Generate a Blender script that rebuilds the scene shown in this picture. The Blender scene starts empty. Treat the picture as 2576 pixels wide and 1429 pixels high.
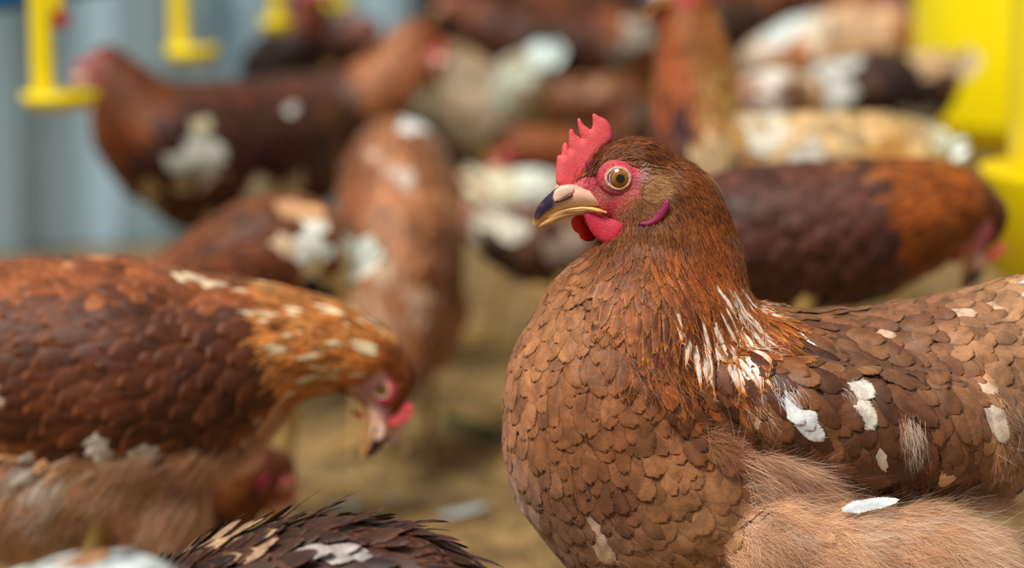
import bpy, bmesh, math, random
import numpy as np
from mathutils import Vector, Matrix
from mathutils.bvhtree import BVHTree
from mathutils.geometry import delaunay_2d_cdt
from mathutils import noise as mnoise

rng = np.random.default_rng(7)
random.seed(7)
scene = bpy.context.scene
COL = scene.collection

# ------------------------------------------------------------------ camera
FPX = 6082.0                       # focal length in pixels of the 2576-wide frame (85 mm on 36 mm)
CAM_D, CAM_H = 1.115, 0.42
PITCH = math.atan((714.5 + 154) / FPX)
cam_data = bpy.data.cameras.new('camera')
cam_data.sensor_width = 36.0
cam_data.lens = FPX * 36.0 / 2576.0
cam_data.clip_start = 0.05
cam_data.dof.use_dof = True
cam_data.dof.focus_distance = 1.09
cam_data.dof.aperture_fstop = 4.0
cam_data.dof.aperture_blades = 0
cam = bpy.data.objects.new('camera', cam_data)
cam.location = (0, -CAM_D, CAM_H)
cam.rotation_euler = (math.pi / 2 - PITCH, 0, 0)
COL.objects.link(cam)
scene.camera = cam

# ------------------------------------------------------------------ light
world = bpy.data.worlds.new('world')
scene.world = world
world.use_nodes = True
wn = world.node_tree.nodes
wl = world.node_tree.links
bg = wn['Background']
bg.inputs['Color'].default_value = (0.92, 0.96, 1.0, 1)
bg.inputs['Strength'].default_value = 0.28

sun_d = bpy.data.lights.new('sun', 'SUN')
sun_d.energy = 4.4
sun_d.angle = math.radians(28)
sun_d.color = (1.0, 0.95, 0.85)
sun = bpy.data.objects.new('sun', sun_d)
sun.rotation_euler = (math.radians(24), math.radians(-24), 0)
COL.objects.link(sun)

scene.view_settings.view_transform = 'Standard'
scene.view_settings.look = 'None'
scene.view_settings.gamma = 1.0
scene.view_settings.exposure = 0.0
scene.view_settings.use_curve_mapping = False

# ------------------------------------------------------------------ projection between the frame and the world
CP, SP = math.cos(PITCH), math.sin(PITCH)
CAMP = np.array([0, -CAM_D, CAM_H])
def P(px, py, Y=0.0):
    x = (px - 1288.0) / FPX; v = (714.5 - py) / FPX
    d = np.array([x, CP + v * SP, -SP + v * CP])
    t = (Y + CAM_D) / d[1]
    return CAMP + d * t
def mpp(px, py, Y=0.0):             # metres per frame pixel at that place
    v = (714.5 - py) / FPX
    return (Y + CAM_D) / (CP + v * SP) / FPX
def proj(p):
    q = np.asarray(p) - CAMP
    z = q[..., 1] * CP - q[..., 2] * SP
    v = q[..., 1] * SP + q[..., 2] * CP
    return np.stack([1288 + FPX * q[..., 0] / z, 714.5 - FPX * v / z], -1)

def lin(c):
    c = np.asarray(c, float) / 255.0
    return np.where(c <= 0.04045, c / 12.92, ((c + 0.055) / 1.055) ** 2.4)
def nrm(v):
    v = np.asarray(v, float)
    return v / np.maximum(np.linalg.norm(v, axis=-1, keepdims=True), 1e-9)

# ------------------------------------------------------------------ objects
def tag(o, label=None, cat=None, group=None, kind=None):
    if label: o['label'] = label
    if cat: o['category'] = cat
    if group: o['group'] = group
    if kind: o['kind'] = kind
    return o
def link(name, mesh, mat=None, parent=None, smooth=True):
    o = bpy.data.objects.new(name, mesh)
    if mat and not mesh.materials: mesh.materials.append(mat)
    COL.objects.link(o)
    if parent: o.parent = parent
    return o
def mesh_from(name, V, F, attrs=None, smooth=True):
    """V (n,3); F (m,3|4) index array or list of such arrays"""
    Fs = F if isinstance(F, list) else [F]
    me = bpy.data.meshes.new(name)
    V = np.asarray(V, np.float32)
    me.vertices.add(len(V)); me.vertices.foreach_set('co', V.ravel())
    nl = sum(f.size for f in Fs); npoly = sum(len(f) for f in Fs)
    me.loops.add(nl); me.polygons.add(npoly)
    me.loops.foreach_set('vertex_index', np.concatenate([f.ravel() for f in Fs]).astype(np.int32))
    st = []; k = 0
    for f in Fs:
        st.append(k + np.arange(len(f)) * f.shape[1]); k += f.size
    me.polygons.foreach_set('loop_start', np.concatenate(st).astype(np.int32))
    me.polygons.foreach_set('use_smooth', np.full(npoly, smooth))
    me.update(calc_edges=True); me.validate()
    if attrs:
        for k, a in attrs.items():
            a = np.asarray(a, np.float32)
            if a.shape[1] == 4:
                at = me.attributes.new(k, 'FLOAT_COLOR', 'POINT'); at.data.foreach_set('color', a.ravel())
            else:
                at = me.attributes.new(k, 'FLOAT_VECTOR', 'POINT'); at.data.foreach_set('vector', a.ravel())
    return me
def col4(c): 
    c = np.atleast_2d(c); return np.concatenate([c, np.ones((len(c), 1))], 1)
def bm_mesh(name, bm, smooth=True):
    me = bpy.data.meshes.new(name); bm.to_mesh(me); bm.free()
    me.polygons.foreach_set('use_smooth', [smooth] * len(me.polygons))
    return me

# ------------------------------------------------------------------ materials
class N:
    def __init__(s, name):
        s.m = bpy.data.materials.new(name); s.m.use_nodes = True
        s.t = s.m.node_tree; s.n = s.t.nodes; s.l = s.t.links
        s.b = s.n['Principled BSDF']
    def new(s, typ, **kw):
        o = s.n.new(typ)
        for k, v in kw.items(): setattr(o, k, v)
        return o
    def inp(s, sock, v):
        if isinstance(v, bpy.types.NodeSocket): s.l.new(v, sock)
        else: sock.default_value = v
    def math(s, op, a, b=0.0, c=0.0, clamp=False):
        o = s.new('ShaderNodeMath', operation=op, use_clamp=clamp)
        s.inp(o.inputs[0], a); s.inp(o.inputs[1], b)
        if op in ('MULTIPLY_ADD', 'SMOOTH_MIN'): s.inp(o.inputs[2], c)
        return o.outputs[0]
    def ramp(s, v, a, b, c=0.0, d=1.0):
        o = s.new('ShaderNodeMapRange', interpolation_type='SMOOTHSTEP')
        s.inp(o.inputs[0], v); s.inp(o.inputs[1], a); s.inp(o.inputs[2], b); s.inp(o.inputs[3], c); s.inp(o.inputs[4], d)
        return o.outputs[0]
    def mix(s, f, a, b, mode='MIX'):
        o = s.new('ShaderNodeMix', data_type='RGBA', blend_type=mode)
        s.inp(o.inputs[0], f); s.inp(o.inputs[6], a); s.inp(o.inputs[7], b)
        return o.outputs[2]
    def scale(s, col, f):
        o = s.new('ShaderNodeVectorMath', operation='SCALE'); s.inp(o.inputs[0], col); s.inp(o.inputs[3], f)
        return o.outputs[0]
    def attr(s, name): return s.new('ShaderNodeAttribute', attribute_name=name)
    def noise(s, vec, sc, det=2.0, rough=0.5, dist=0.0):
        o = s.new('ShaderNodeTexNoise')
        if vec is not None: s.l.new(vec, o.inputs['Vector'])
        o.inputs['Scale'].default_value = sc; o.inputs['Detail'].default_value = det
        o.inputs['Roughness'].default_value = rough; o.inputs['Distortion'].default_value = dist
        return o
    def bump(s, h, strength, dist):
        o = s.new('ShaderNodeBump'); o.inputs['Strength'].default_value = strength; o.inputs['Distance'].default_value = dist
        s.l.new(h, o.inputs['Height']); s.l.new(o.outputs[0], s.b.inputs['Normal']); return o

def feather_material(name='feather_vane', fray=False):
    g = N(name)
    c1 = g.attr('c1').outputs['Color']; c2 = g.attr('c2').outputs['Color']
    uv = g.attr('fuv'); dm = g.attr('fdm')
    sx = g.new('ShaderNodeSeparateXYZ'); g.l.new(uv.outputs['Vector'], sx.inputs[0])
    sd = g.new('ShaderNodeSeparateXYZ'); g.l.new(dm.outputs['Vector'], sd.inputs[0])
    u, v, rnd = sx.outputs[0], sx.outputs[1], sx.outputs[2]
    L, W, e0 = sd.outputs[0], sd.outputs[1], sd.outputs[2]         # millimetres
    au = g.math('ABSOLUTE', u)
    geo = g.new('ShaderNodeTexCoord')
    nz = g.noise(geo.outputs['Object'], 260.0, 3.0, 0.6)
    # paler fringe round the vane, its inner border wandering a little
    e = g.math('MAXIMUM', g.math('POWER', au, 2.5), g.math('POWER', g.math('MAXIMUM', v, 0.0), 5.0))
    e = g.math('ADD', e, g.math('MULTIPLY', g.math('SUBTRACT', nz.outputs[0], 0.5), 0.45))
    e = g.ramp(e, g.math('SUBTRACT', e0, 0.32), g.math('ADD', e0, 0.30))
    base = g.mix(e, c1, c2)
    nm = g.noise(geo.outputs['Object'], 110.0, 3.0, 0.55, 0.6)
    base = g.scale(base, g.ramp(nm.outputs[0], 0.28, 0.72, 0.70, 1.28))
    # barbs running out from the shaft
    ph = g.math('SUBTRACT', g.math('MULTIPLY', v, L), g.math('MULTIPLY', g.math('MULTIPLY', au, W), 0.75))
    ph = g.math('ADD', ph, g.math('MULTIPLY', rnd, 37.0))
    cb = g.new('ShaderNodeCombineXYZ')
    g.l.new(g.math('MULTIPLY', ph, 7.0), cb.inputs[0]); g.l.new(g.math('MULTIPLY', u, 0.9), cb.inputs[1]); g.l.new(g.math('MULTIPLY', rnd, 91.0), cb.inputs[2])
    nb = g.noise(cb.outputs[0], 1.0, 2.0, 0.7)
    cc = g.new('ShaderNodeCombineXYZ')
    g.l.new(g.math('MULTIPLY', ph, 0.9), cc.inputs[0]); g.l.new(g.math('MULTIPLY', u, 1.3), cc.inputs[1]); g.l.new(g.math('MULTIPLY', rnd, 57.0), cc.inputs[2])
    nc = g.noise(cc.outputs[0], 1.0, 2.0, 0.6)
    k = g.math('MULTIPLY', g.ramp(nb.outputs[0], 0.3, 0.7, 0.84, 1.14), g.ramp(nc.outputs[0], 0.3, 0.7, 0.92, 1.07))
    base = g.scale(base, k)
    sh = g.ramp(au, 0.01, 0.05, 0.2, 0.0)
    base = g.mix(sh, base, g.scale(c1, 0.55))
    gm = g.new('ShaderNodeGamma'); gm.inputs[1].default_value = 1.15; g.l.new(base, gm.inputs[0])
    tn = g.new('ShaderNodeVectorMath', operation='MULTIPLY'); g.l.new(gm.outputs[0], tn.inputs[0]); tn.inputs[1].default_value = (0.98, 1.06, 1.04)
    g.l.new(tn.outputs[0], g.b.inputs['Base Color'])
    g.b.inputs['Roughness'].default_value = 0.5
    g.b.inputs['Specular IOR Level'].default_value = 0.32
    g.b.inputs['Sheen Weight'].default_value = 0.15
    g.b.inputs['Sheen Roughness'].default_value = 0.4
    g.bump(nb.outputs[0], 0.25, 0.0003)
    if fray:                                              # the barbs part at the rim of the vane
        cf = g.new('ShaderNodeCombineXYZ')
        g.l.new(g.math('MULTIPLY', ph, 2.6), cf.inputs[0]); g.l.new(g.math('MULTIPLY', u, 0.5), cf.inputs[1]); g.l.new(g.math('MULTIPLY', rnd, 23.0), cf.inputs[2])
        nf = g.noise(cf.outputs[0], 1.0, 3.0, 0.75)
        rim = g.math('MAXIMUM', au, g.math('POWER', g.math('MAXIMUM', v, 0.0), 3.5))
        lim = g.ramp(nf.outputs[0], 0.32, 0.64, 0.80, 1.06)
        g.l.new(g.ramp(g.math('SUBTRACT', rim, lim), -0.14, 0.08, 1.0, 0.0), g.b.inputs['Alpha'])
    return g.m
M_FEATHER = feather_material()
M_FRAY = feather_material('frayed_feather_vane', True)

def attr_material(name, rough=0.6, spec=0.3, noise_scale=0, noise_amt=0.0, bump=0.0, bump_d=0.0005, coat=0.0, sss=0.0, vor=0):
    g = N(name)
    c = g.attr('col').outputs['Color']
    tc = g.new('ShaderNodeTexCoord').outputs['Object']
    h = None
    if vor:
        v = g.new('ShaderNodeTexVoronoi'); v.inputs['Scale'].default_value = vor; g.l.new(tc, v.inputs['Vector']); h = g.math('SUBTRACT', 1.0, v.outputs['Distance'])
    if noise_scale:
        nz = g.noise(tc, noise_scale, 4.0, 0.6)
        c = g.scale(c, g.ramp(nz.outputs[0], 0.25, 0.75, 1 - noise_amt, 1 + noise_amt))
        h = nz.outputs[0] if h is None else g.math('ADD', h, nz.outputs[0])
    g.l.new(c, g.b.inputs['Base Color'])
    g.b.inputs['Roughness'].default_value = rough
    g.b.inputs['Specular IOR Level'].default_value = spec
    g.b.inputs['Coat Weight'].default_value = coat
    g.b.inputs['Coat Roughness'].default_value = 0.02
    if sss:
        g.b.inputs['Subsurface Weight'].default_value = sss
        g.b.inputs['Subsurface Radius'].default_value = (1.0, 0.3, 0.2)
        g.b.inputs['Subsurface Scale'].default_value = 0.0015
    if bump and h is not None: g.bump(h, bump, bump_d)
    return g.m
M_SKIN = attr_material('hen_skin', 0.55, 0.3, 900, 0.18, 0.5, 0.0006, vor=700)
M_COMB = attr_material('comb_flesh', 0.42, 0.4, 1300, 0.12, 0.5, 0.0004, sss=0.25, vor=2400)
M_BEAK = attr_material('beak_horn', 0.28, 0.5, 260, 0.10, 0.1, 0.0003)
M_EYE = attr_material('eyeball', 0.12, 0.5, coat=1.0)
M_BARB = attr_material('down_barbs', 0.6, 0.25)
M_LEG = attr_material('leg_scales', 0.55, 0.3, 500, 0.15, 0.4, 0.0006, vor=400)

def plain(name, rgb, rough=0.5, spec=0.4, ns=0, na=0.0):
    g = N(name)
    c = tuple(lin(rgb)) + (1,)
    if ns:
        nz = g.noise(g.new('ShaderNodeTexCoord').outputs['Object'], ns, 3.0)
        g.l.new(g.scale(c[:3], g.ramp(nz.outputs[0], 0.3, 0.7, 1 - na, 1 + na)), g.b.inputs['Base Color'])
    else: g.b.inputs['Base Color'].default_value = c
    g.b.inputs['Roughness'].default_value = rough; g.b.inputs['Specular IOR Level'].default_value = spec
    return g.m

# ------------------------------------------------------------------ setting
def floor_mat():
    g = N('litter')
    tc = g.new('ShaderNodeTexCoord').outputs['Object']
    a = g.noise(tc, 22, 6, 0.65); b = g.noise(tc, 160, 4, 0.7); d = g.noise(tc, 5, 3, 0.5)
    c = g.mix(g.ramp(a.outputs[0], 0.35, 0.65), tuple(lin((96, 72, 38))) + (1,), tuple(lin((170, 136, 84))) + (1,))
    c = g.mix(g.ramp(d.outputs[0], 0.4, 0.65, 0, 0.5), c, tuple(lin((106, 92, 56))) + (1,))
    c = g.scale(c, g.ramp(b.outputs[0], 0.3, 0.7, 0.6, 1.35))
    g.l.new(c, g.b.inputs['Base Color']); g.b.inputs['Roughness'].default_value = 0.9
    g.bump(b.outputs[0], 0.8, 0.004)
    return g.m
def grid_mesh(name, x0, x1, y0, y1, nx, ny, fz):
    xs = np.linspace(x0, x1, nx); ys = np.linspace(y0, y1, ny)
    X, Y = np.meshgrid(xs, ys)
    Z = np.array([[fz(x, y) for x in xs] for y in ys])
    V = np.stack([X, Y, Z], -1).reshape(-1, 3)
    i = np.arange(nx * ny).reshape(ny, nx)
    F = np.stack([i[:-1, :-1], i[:-1, 1:], i[1:, 1:], i[1:, :-1]], -1).reshape(-1, 4)
    return mesh_from(name, V, F)
fl = link('floor', grid_mesh('floor', -2.6, 3.2, -1.6, 6.2, 150, 190, lambda x, y: 0.006 * (mnoise.noise(Vector((x * 9, y * 9, 0))) - 0.6)), floor_mat())
tag(fl, kind='structure')

def wall_mat(name, rgb):
    g = N(name)
    tc = g.new('ShaderNodeTexCoord').outputs['Object']
    mp = g.new('ShaderNodeMapping'); mp.inputs['Scale'].default_value = (1, 1, .28); g.l.new(tc, mp.inputs['Vector'])
    a = g.noise(mp.outputs[0], 7.0, 4, 0.6)
    c = g.mix(g.ramp(a.outputs[0], 0.42, 0.66), tuple(lin(rgb)) + (1,), tuple(lin([rgb[0] * .52, rgb[1] * .60, rgb[2] * .62])) + (1,))
    g.l.new(c, g.b.inputs['Base Color']); g.b.inputs['Roughness'].default_value = 0.6
    return g.m
def sheet_wall(name, p0, p1, h, mat, amp=0.012, pitch=0.22, t=0.03):
    """a ribbed sheet wall standing from p0 to p1, with thickness"""
    p0 = np.array(p0); p1 = np.array(p1); Ln = np.linalg.norm(p1 - p0); d = (p1 - p0) / Ln; n = np.array([d[1], -d[0]])
    k = int(Ln / 0.02); s = np.linspace(0, Ln, k)
    off = amp * np.clip(np.sin(s / pitch * 2 * math.pi) * 2.5, -1, 1)
    V = []; 
    for o, z in ((0, 0), (0, h), (-t, h), (-t, 0)):
        q = p0 + s[:, None] * d + (off + o)[:, None] * n
        V.append(np.concatenate([q, np.full((k, 1), z)], 1))
    V = np.concatenate(V); i = np.arange(4 * k).reshape(4, k)
    F = [np.stack([i[a][:-1], i[a][1:], i[b][1:], i[b][:-1]], -1) for a, b in ((0, 1), (1, 2), (2, 3), (3, 0))]
    return tag(link(name, mesh_from(name, V, np.concatenate(F), smooth=False), mat), kind='structure')
M_WALL = wall_mat('painted_sheet', (178, 212, 234))
sheet_wall('wall_left', (-2.2, 1.08), (-0.15, 2.48), 2.3, M_WALL)
M_DARKW = wall_mat('dark_boards', (74, 58, 46))
sheet_wall('wall_side', (-0.15, 2.48), (-0.15, 4.8), 2.3, M_DARKW)
sheet_wall('wall_back', (-0.15, 4.8), (3.2, 4.8), 2.3, M_DARKW)

def struct_box(name, lo, hi, mat):
    bm = bmesh.new(); bmesh.ops.create_cube(bm, size=1)
    for v in bm.verts: v.co = Vector([lo[i] + (v.co[i] + 0.5) * (hi[i] - lo[i]) for i in range(3)])
    return tag(link(name, bm_mesh(name, bm, False), mat), kind='structure')
#@@ROOF

# ------------------------------------------------------------------ implicit bodies
_b = bmesh.new(); bmesh.ops.create_icosphere(_b, subdivisions=3, radius=1.0)
ICO_V = np.array([v.co[:] for v in _b.verts]); ICO_F = np.array([[v.index for v in f.verts] for f in _b.faces]); _b.free()
def blob_mesh(name, balls, voxel, smooth=8):
    """balls: list of (centre, 3x3 matrix). Union, remeshed to one continuous skin."""
    V = []; F = []; k = 0
    for c, m in balls:
        V.append(ICO_V @ np.asarray(m).T + c); F.append(ICO_F + k); k += len(ICO_V)
    me = mesh_from('tmp', np.concatenate(V), np.concatenate(F))
    o = bpy.data.objects.new('tmp', me); COL.objects.link(o)
    r = o.modifiers.new('r', 'REMESH'); r.mode = 'VOXEL'; r.voxel_size = voxel; r.use_smooth_shade = True
    s = o.modifiers.new('s', 'SMOOTH'); s.iterations = smooth; s.factor = 0.5
    dg = bpy.context.evaluated_depsgraph_get()
    out = bpy.data.meshes.new_from_object(o.evaluated_get(dg)); out.name = name
    bpy.data.objects.remove(o); bpy.data.meshes.remove(me)
    out.polygons.foreach_set('use_smooth', [True] * len(out.polygons))
    return out
def mesh_np(me):
    V = np.empty(len(me.vertices) * 3, np.float32); me.vertices.foreach_get('co', V)
    me.calc_loop_triangles()
    T = np.empty(len(me.loop_triangles) * 3, np.int32); me.loop_triangles.foreach_get('vertices', T)
    Nn = np.empty(len(me.vertices) * 3, np.float32); me.vertex_normals.foreach_get('vector', Nn)
    return V.reshape(-1, 3).astype(float), T.reshape(-1, 3), Nn.reshape(-1, 3).astype(float)

class Surf:
    def __init__(s, me):
        s.V, s.T, s.N = mesh_np(me)
        s.bvh = BVHTree.FromPolygons([tuple(v) for v in s.V], [tuple(int(i) for i in t) for t in s.T])
        a = s.V[s.T]; s.area = np.linalg.norm(np.cross(a[:, 1] - a[:, 0], a[:, 2] - a[:, 0]), axis=1) / 2
    def sample(s, n):
        i = rng.choice(len(s.T), n, p=s.area / s.area.sum())
        r1 = np.sqrt(rng.random(n)); r2 = rng.random(n)
        w = np.stack([1 - r1, r1 * (1 - r2), r1 * r2], 1)
        return (s.V[s.T[i]] * w[..., None]).sum(1), nrm((s.N[s.T[i]] * w[..., None]).sum(1)), i
    def snap(s, pts):
        q = np.empty_like(pts); nn = np.empty_like(pts)
        fn = s.bvh.find_nearest
        for k, p in enumerate(pts):
            a, b, idx, _ = fn(p)
            q[k] = a
            t = s.T[idx]
            tri = s.V[t]                                  # smooth normal by barycentric weight
            d = np.linalg.norm(tri - q[k], axis=1) + 1e-6
            w = 1 / d
            nn[k] = (s.N[t] * w[:, None]).sum(0) / w.sum()
        return q, nrm(nn)

def poisson(pts, rad):
    """greedy thinning; rad scalar"""
    cell = rad; grid = {}; keep = []
    K = np.floor(pts / cell).astype(int)
    r2 = rad * rad
    for i in range(len(pts)):
        kx, ky, kz = K[i]; ok = True; p = pts[i]
        for dx in (-1, 0, 1):
            for dy in (-1, 0, 1):
                for dz in (-1, 0, 1):
                    for q in grid.get((kx + dx, ky + dy, kz + dz), ()):
                        if (q[0] - p[0]) ** 2 + (q[1] - p[1]) ** 2 + (q[2] - p[2]) ** 2 < r2: ok = False; break
                    if not ok: break
                if not ok: break
            if not ok: break
        if ok:
            grid.setdefault((kx, ky, kz), []).append(p); keep.append(i)
    return np.array(keep, int)

# ------------------------------------------------------------------ feathers
def feathers(surf, root, nrmls, d, L, W, lift, h0, point, c1, c2, e0, NU=5, NV=7, snap=True, curl=0.0, arch=0.06):
    """Every feather is a curved vane laid over the skin. Returns V, F, attrs"""
    n = len(root)
    L = np.broadcast_to(L, n).astype(float); W = np.broadcast_to(W, n).astype(float)
    lift = np.broadcast_to(lift, n); h0 = np.broadcast_to(h0, n); point = np.broadcast_to(point, n); e0 = np.broadcast_to(e0, n)
    d = nrm(d - (d * nrmls).sum(1, keepdims=True) * nrmls)
    t = np.cross(nrmls, d)
    u = np.linspace(-1, 1, NU); v = 1 - (1 - np.linspace(0, 1, NV)) ** 1.5
    U, Vv = np.meshgrid(u, v)                                   # (NV,NU)
    vv = v
    wr = np.minimum(1, (vv / 0.22 + 0.15)) ** 0.6 * np.sqrt(np.clip(1 - np.clip((vv - 0.55) / 0.45, 0, 1) ** 2.2, 0, 1))
    wp = np.minimum(1, (vv / 0.2 + 0.15)) ** 0.6 * np.clip(1 - np.clip((vv - 0.25) / 0.75, 0, 1) ** 1.5, 0, 1)
    w = (1 - point[:, None]) * wr + point[:, None] * wp          # (n,NV)
    cur = rng.normal(0, 0.10, n) + curl
    X = U[None] * w[:, :, None] * W[:, None, None] / 2 + (cur[:, None] * vv ** 2)[:, :, None] * L[:, None, None]
    S = np.broadcast_to(vv[None, :, None], X.shape) * L[:, None, None]
    # tip is slightly rounded back at its edges
    S = S - np.abs(U[None]) ** 2 * 0.10 * W[:, None, None] * (vv[None, :, None])
    pos = root[:, None, None] + S[..., None] * d[:, None, None] + X[..., None] * t[:, None, None]
    flat = pos.reshape(-1, 3)
    if snap:
        q, qn = surf.snap(flat)
    else:
        q = flat; qn = np.repeat(nrmls, NU * NV, 0)
    roll = rng.normal(0, 0.05, n)
    h = (h0[:, None, None] + lift[:, None, None] * S + arch * W[:, None, None] * (1 - np.abs(U[None]) ** 2) * w[:, :, None] + roll[:, None, None] * X)
    V = q + qn * h.reshape(-1, 1)
    idx = np.arange(NU * NV).reshape(NV, NU)
    f = np.stack([idx[:-1, :-1], idx[:-1, 1:], idx[1:, 1:], idx[1:, :-1]], -1).reshape(-1, 4)
    F = (f[None] + (np.arange(n) * NU * NV)[:, None, None]).reshape(-1, 4)
    r = rng.random(n)
    fuv = np.stack([np.broadcast_to(U[None], X.shape), np.broadcast_to(vv[None, :, None], X.shape), np.broadcast_to(r[:, None, None], X.shape)], -1).reshape(-1, 3)
    fdm = np.repeat(np.stack([L * 1000, W * 500, e0], 1), NU * NV, 0)
    at = {'c1': col4(np.repeat(c1, NU * NV, 0)), 'c2': col4(np.repeat(c2, NU * NV, 0)), 'fuv': fuv, 'fdm': fdm}
    return V, F, at, dict(pos=V.reshape(n, NV, NU, 3), d=d, t=t, n=nrmls)

def strands(root, d, up, L, w, col, lift=0.5, droop=0.0, seg=4, curl=0.15):
    """thin barbs: tapered ribbons"""
    n = len(root); L = np.broadcast_to(L, n); w = np.broadcast_to(w, n)
    s = np.linspace(0, 1, seg + 1)
    side0 = nrm(rng.normal(size=(n, 3)))
    bend = side0 * (rng.normal(0, curl, n))[:, None]
    d = nrm(d)
    pos = (root[:, None] + d[:, None] * (s[None, :, None] * L[:, None, None])
           + up[:, None] * (lift * (s ** 0.8))[None, :, None] * L[:, None, None]
           + bend[:, None] * (s ** 2)[None, :, None] * L[:, None, None])
    pos[..., 2] -= droop * (s ** 2)[None] * L[:, None]
    side = nrm(np.cross(d, nrm(rng.normal(size=(n, 3)) + np.array([0, -1.5, 0]))))
    ww = (1 - 0.85 * s)[None, :, None] * w[:, None, None] / 2
    A = pos - side[:, None] * ww; B = pos + side[:, None] * ww
    V = np.stack([A, B], 2).reshape(-1, 3)
    i = np.arange((seg + 1) * 2).reshape(seg + 1, 2)
    f = np.stack([i[:-1, 0], i[:-1, 1], i[1:, 1], i[1:, 0]], -1)
    F = (f[None] + (np.arange(n) * (seg + 1) * 2)[:, None, None]).reshape(-1, 4)
    return V, F, {'col': col4(np.repeat(col, (seg + 1) * 2, 0))}

def merge(parts):
    V = []; F = []; at = {}; k = 0
    for p in parts:
        V.append(p[0]); F.append(p[1] + k); k += len(p[0])
        for a, b in p[2].items(): at.setdefault(a, []).append(b)
    return np.concatenate(V), np.concatenate(F), {a: np.concatenate(b) for a, b in at.items()}

def vnoise(p, f, seed=0.0):
    return np.array([mnoise.noise(Vector(q) * f + Vector((seed, seed * 1.7, 3.1))) for q in p])

# ------------------------------------------------------------------ the head (shared shape; frame pixels of the near hen, eye at 1557,442)
HX, HY = 1590.0, 450.0
SC0 = mpp(1590, 450, 0.0)
def hl(px, py, c=0.0):              # head-local position, metres
    return np.array([-(px - HX), -(py - HY), c]) * SC0
def cr(x, y): return (1300 + x * 0.3149, 250 + y * 0.3149)   # from the close-up crop
SKULL = [(1605, 442, 97, .74), (1560, 437, 78, .80), (1520, 455, 60, .80), (1485, 475, 46, .82), (1455, 488, 38, .85), (1428, 496, 28, .9),
         (1545, 495, 66, .86), (1600, 500, 82, .92), (1640, 470, 90, .84), (1500, 505, 36, .8), (1470, 510, 24, .9), (1640, 540, 85, .9)]
def skull_balls(M):
    out = []
    R = M[:3, :3]
    for px, py, r, ds in SKULL:
        p = hl(px, py); out.append((M[:3, :3] @ p + M[:3, 3], R @ np.diag([r * SC0, r * SC0, r * SC0 * ds])))
    return out
def head_matrix(C, f, u, k=1.0):
    f = nrm(f); u = np.asarray(u, float); u = nrm(u - (u @ f) * f); s = np.cross(f, u)
    M = np.eye(4); M[:3, 0] = f * k; M[:3, 1] = u * k; M[:3, 2] = s * k; M[:3, 3] = C
    return M

def pillow(name, pts, T, R, mid=0.0, bend=None, step=5.0, colf=None, edge=1.0, taper=None):
    """a fleshy flat lobe from an outline in frame pixels: full in the middle, thin at its edge"""
    pts = np.array(pts, float)
    # densify the outline
    out = []
    for a, b in zip(pts, np.roll(pts, -1, 0)):
        k = max(1, int(np.linalg.norm(b - a) / step)); out += [a + (b - a) * i / k for i in range(k)]
    out = np.array(out)
    for _ in range(1): out = 0.5 * out + 0.25 * (np.roll(out, 1, 0) + np.roll(out, -1, 0))
    lo = out.min(0); hi = out.max(0)
    gx, gy = np.meshgrid(np.arange(lo[0], hi[0], step), np.arange(lo[1], hi[1], step * 0.87))
    gx[1::2] += step / 2
    g = np.stack([gx, gy], -1).reshape(-1, 2)
    a = out; b = np.roll(out, -1, 0)
    inside = np.zeros(len(g), bool)
    for p, q in zip(a, b):
        c = ((p[1] > g[:, 1]) != (q[1] > g[:, 1]))
        xx = (q[0] - p[0]) * (g[:, 1] - p[1]) / (q[1] - p[1] + 1e-12) + p[0]
        inside ^= c & (g[:, 0] < xx)
    def dist(x):
        ab = b - a; t = np.clip(((x[:, None] - a) * ab).sum(-1) / (ab ** 2).sum(-1), 0, 1)
        return np.linalg.norm(x[:, None] - (a + t[..., None] * ab), axis=-1).min(1)
    dg = dist(g); g = g[inside & (dg > step * 0.45)]
    pts2 = [Vector(p) for p in np.concatenate([out, g])]
    n = len(out)
    res = delaunay_2d_cdt(pts2, [(i, (i + 1) % n) for i in range(n)], [], 1, 1e-6)
    v2 = np.array([v[:] for v in res[0]]); tri = np.array([t for t in res[2] if len(t) == 3])
    dd = dist(v2); x = np.clip(dd / R, 0, 1)
    th = T * (edge * 0.12 + (1 - edge * 0.12) * np.sqrt(1 - (1 - x) ** 2))
    if taper is not None: th = th * np.array([taper(*p) for p in v2])
    m = np.array([bend(*p) if bend else 0.0 for p in v2]) + mid
    A = np.array([hl(p[0], p[1], mm - t / 2) for p, mm, t in zip(v2, m, th)])
    B = np.array([hl(p[0], p[1], mm + t / 2) for p, mm, t in zip(v2, m, th)])
    nv = len(v2)
    # the rim: boundary edges
    from collections import Counter
    ec = Counter(); 
    for t in tri:
        for i in range(3): ec[(int(t[i]), int(t[(i + 1) % 3]))] += 1
    rim = [(i, j) for (i, j) in ec if (j, i) not in ec]
    quads = np.array([[i, i + nv, j + nv, j] for i, j in rim])
    cols = np.array([colf(*p) for p in v2])
    return mesh_from(name, np.concatenate([A, B]), [tri, tri[:, ::-1] + nv, quads], {'col': col4(np.concatenate([cols, cols]))})

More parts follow.
